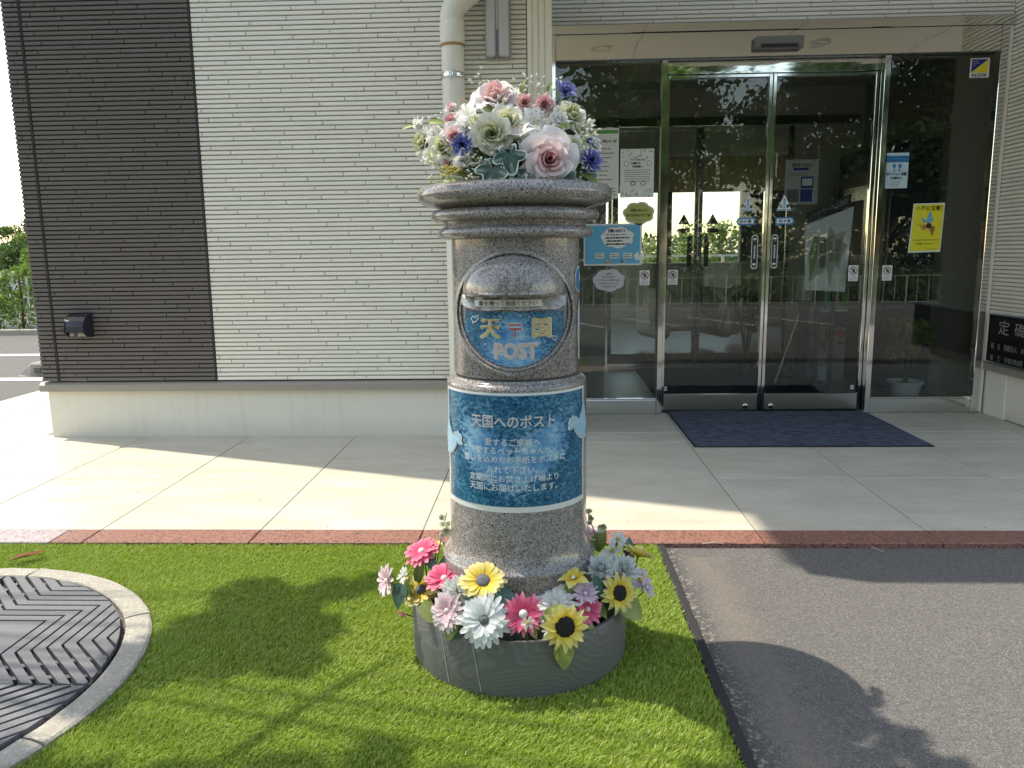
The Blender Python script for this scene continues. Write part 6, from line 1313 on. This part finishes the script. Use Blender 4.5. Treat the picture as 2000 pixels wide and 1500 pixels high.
# far trees on the left and greenery behind the building
tree('far_conifer', 'dark conifer far beyond the railing at the left edge', (-49.5, 70, -1), 6.4, 2.6, 60, 160, .30, F_CON, .05, None, True, 61)
tree('far_conifer', 'second dark conifer beyond the railing, nearer the wall', (-45.0, 72, -1), 5.6, 2.4, 60, 160, .30, F_CON, .05, None, True, 62)
tree('far_tree', 'light green tree beyond the railing beside the dark wall', (-22.6, 38, -1), 4.4, 1.15, 46, 170, .16, F_LT, .1, None, False, 63)
tree('far_tree', 'pale green tree behind the conifers on the left', (-27.0, 42, -1), 3.6, 1.3, 40, 150, .16, F_MD, .1, None, False, 64)
for i in range(6):
    x = 3.9+i*.62; gg = np.random.default_rng(200+i); hh = (1.25, 1.45, 1.7, 1.6, 1.75, 1.5)[i]; t = empty('back_shrub', (x, 15.6, 0), 'bright green shrub behind the building, seen through the back window', 'shrub', 'shrubs behind the building')
    MB().tube([(x, 15.6, -.02), (x, 15.6, hh*.8)], .02, 6).build('stem', BARK, t); leaves_mesh('foliage', np.concatenate([clump(gg, (x+gg.uniform(-.25, .25), 15.6+gg.uniform(-.2, .2), hh*gg.uniform(.25, .95)), .22, 60) for _ in range(12)]), .10, F_LT, t, 200+i)
railing('white railing behind the building, seen through the back window', 1.0, 9.0, 14.8, -.02, .92, .5)
railing('white railing at the far side of the lower car park', -20, 24, -26.5, -1.45, -.2, .5)
gg = np.random.default_rng(8); pp = np.stack([gg.uniform(-26, 32, 26000), gg.uniform(-29.5, -27, 26000), -1.5+gg.uniform(0, 1.7, 26000)*gg.uniform(.5, 1, 26000)], 1); tag(leaves_mesh('far_hedge', pp, .22, F_MD, None, 8), 'hedge along the far side of the lower car park', 'hedge', kind='stuff')
gg = np.random.default_rng(9); pp = np.stack([gg.uniform(-60, 60, 14000), gg.uniform(60, 75, 14000), gg.uniform(-.5, 2.2, 14000)], 1); tag(leaves_mesh('far_wood', pp, .6, F_DK, None, 9), 'distant line of woodland', 'woodland', kind='stuff')
gg = np.random.default_rng(19); xx_ = gg.uniform(-70, 80, 60000); zz_ = -1.5+gg.uniform(0, 1, 60000)*(7.0+1.6*np.sin(xx_*.21)+1.1*np.sin(xx_*.57+1)+.8*np.sin(xx_*1.3)); tag(leaves_mesh('added_wooded_slope', np.stack([xx_, gg.uniform(-62, -48, 60000), zz_], 1), .55, F_DK, None, 19), 'wooded slope far behind the photographer', 'woodland', kind='stuff')  # added to hide the bright horizon sky reflected in the glass
# potted plants inside the right glass panel and in the hall
def potted(label, x, y, r, h, ph, n, leaf, mt, pm):
    t = empty('potted_plant', (x, y, 0), label, 'potted plant'); gg = np.random.default_rng(int(x*100))
    MB().lathe([(r*.72, 0), (r*.95, h*.88), (r*1.08, h*.89), (r*1.10, h), (r*.98, h), (r*.9, h*.86)], (x, y, 0), 40, False).build('pot', pm, t, True, 40); MB().lathe([(.0, h*.86), (r*.92, h*.86)], (x, y, 0), 30, False).build('soil', SOIL, t)
    m = MB()
    for i in range(7): a = i*.9; m.tube([(x, y, h*.8), (x+math.cos(a)*r*.5, y+math.sin(a)*r*.5, h+ph*.4), (x+math.cos(a)*r*1.1, y+math.sin(a)*r*.9, h+ph*.8)], .006, 5)
    st = m.build('stems', STEM, t, True); leaves_mesh('foliage', np.concatenate([clump(gg, (x+gg.uniform(-1, 1)*r*1.2, y+gg.uniform(-1, 1)*r*.8, h+ph*gg.uniform(.45, 1)), r*.45, n) for _ in range(14)]), leaf, mt, t, 7)
POTW = plain('pot_white', (.70,.75,.74), .4)
pp_ = atZ(1737, 776, 0); potted('leafy plant in a white pot behind the right glass panel', pp_.x, 5.10, .100, .150, .38, 34, .085, F_LT, POTW)
p2 = atZ(1605, 742, 0); potted('small plant in a white pot in the hall', p2.x, p2.y, .08, .12, .25, 7, .06, F_DK, POTW)
p3 = atZ(1455, 735, 0); potted('plant in a dark pot on a white saucer in the hall', p3.x, p3.y, .075, .12, .55, 9, .08, F_DK, BLACKM)
# ---------------------------------------------------------------- small litter
TWG = plain('dry_twig', (.50,.47,.40), .8)
a, b, c = atZ(1697, 1066, -.012), atZ(1712, 1072, -.008), atZ(1727, 1078, -.012)
tag(MB().tube([a, b, c], .0012, 6).build('twig', TWG, None, True), 'thin pale twig lying on the asphalt by the kerb', 'twig')
a, b, c = atZ(1372, 1062, .002), atZ(1395, 1059, .004), atZ(1412, 1062, .002)
tag(MB().tube([a, b, c], .0012, 6).build('twig', TWG, None, True), 'thin pale twig lying along the front edge of the red kerb', 'twig')
q = random.Random(77); dm = MB()
for i in range(60):
    x, y = q.uniform(-.8, 4.0), q.uniform(2.75, 4.0); r = q.uniform(.001, .0028); puff(dm, (x, y, r*.4), r, q)
tag(dm.build('paving_grit', plain('grit', (.16,.12,.08), .9), None), 'scattered specks of grit on the cream paving', 'grit', kind='stuff')
dm = MB()
for i in range(150):
    x, y = q.uniform(-.4, 2.0), q.uniform(1.3, 2.58)
    if math.hypot(x-MC[0], y-MC[1]) < .72 or math.hypot(x-PC[0], y-PC[1]) < .29: continue
    a = q.uniform(0, 6.28); l = q.uniform(.006, .016); dm.tube([(x, y, .002), (x+math.cos(a)*l*.5, y+math.sin(a)*l*.5, .006), (x+math.cos(a+.6)*l, y+math.sin(a+.6)*l, .002)], .0006, 4, False)
tag(dm.build('turf_fibres', plain('tan_fibre', (.48,.42,.24), .8), None), 'loose tan fibres lying on the artificial turf', 'fibres', kind='stuff')
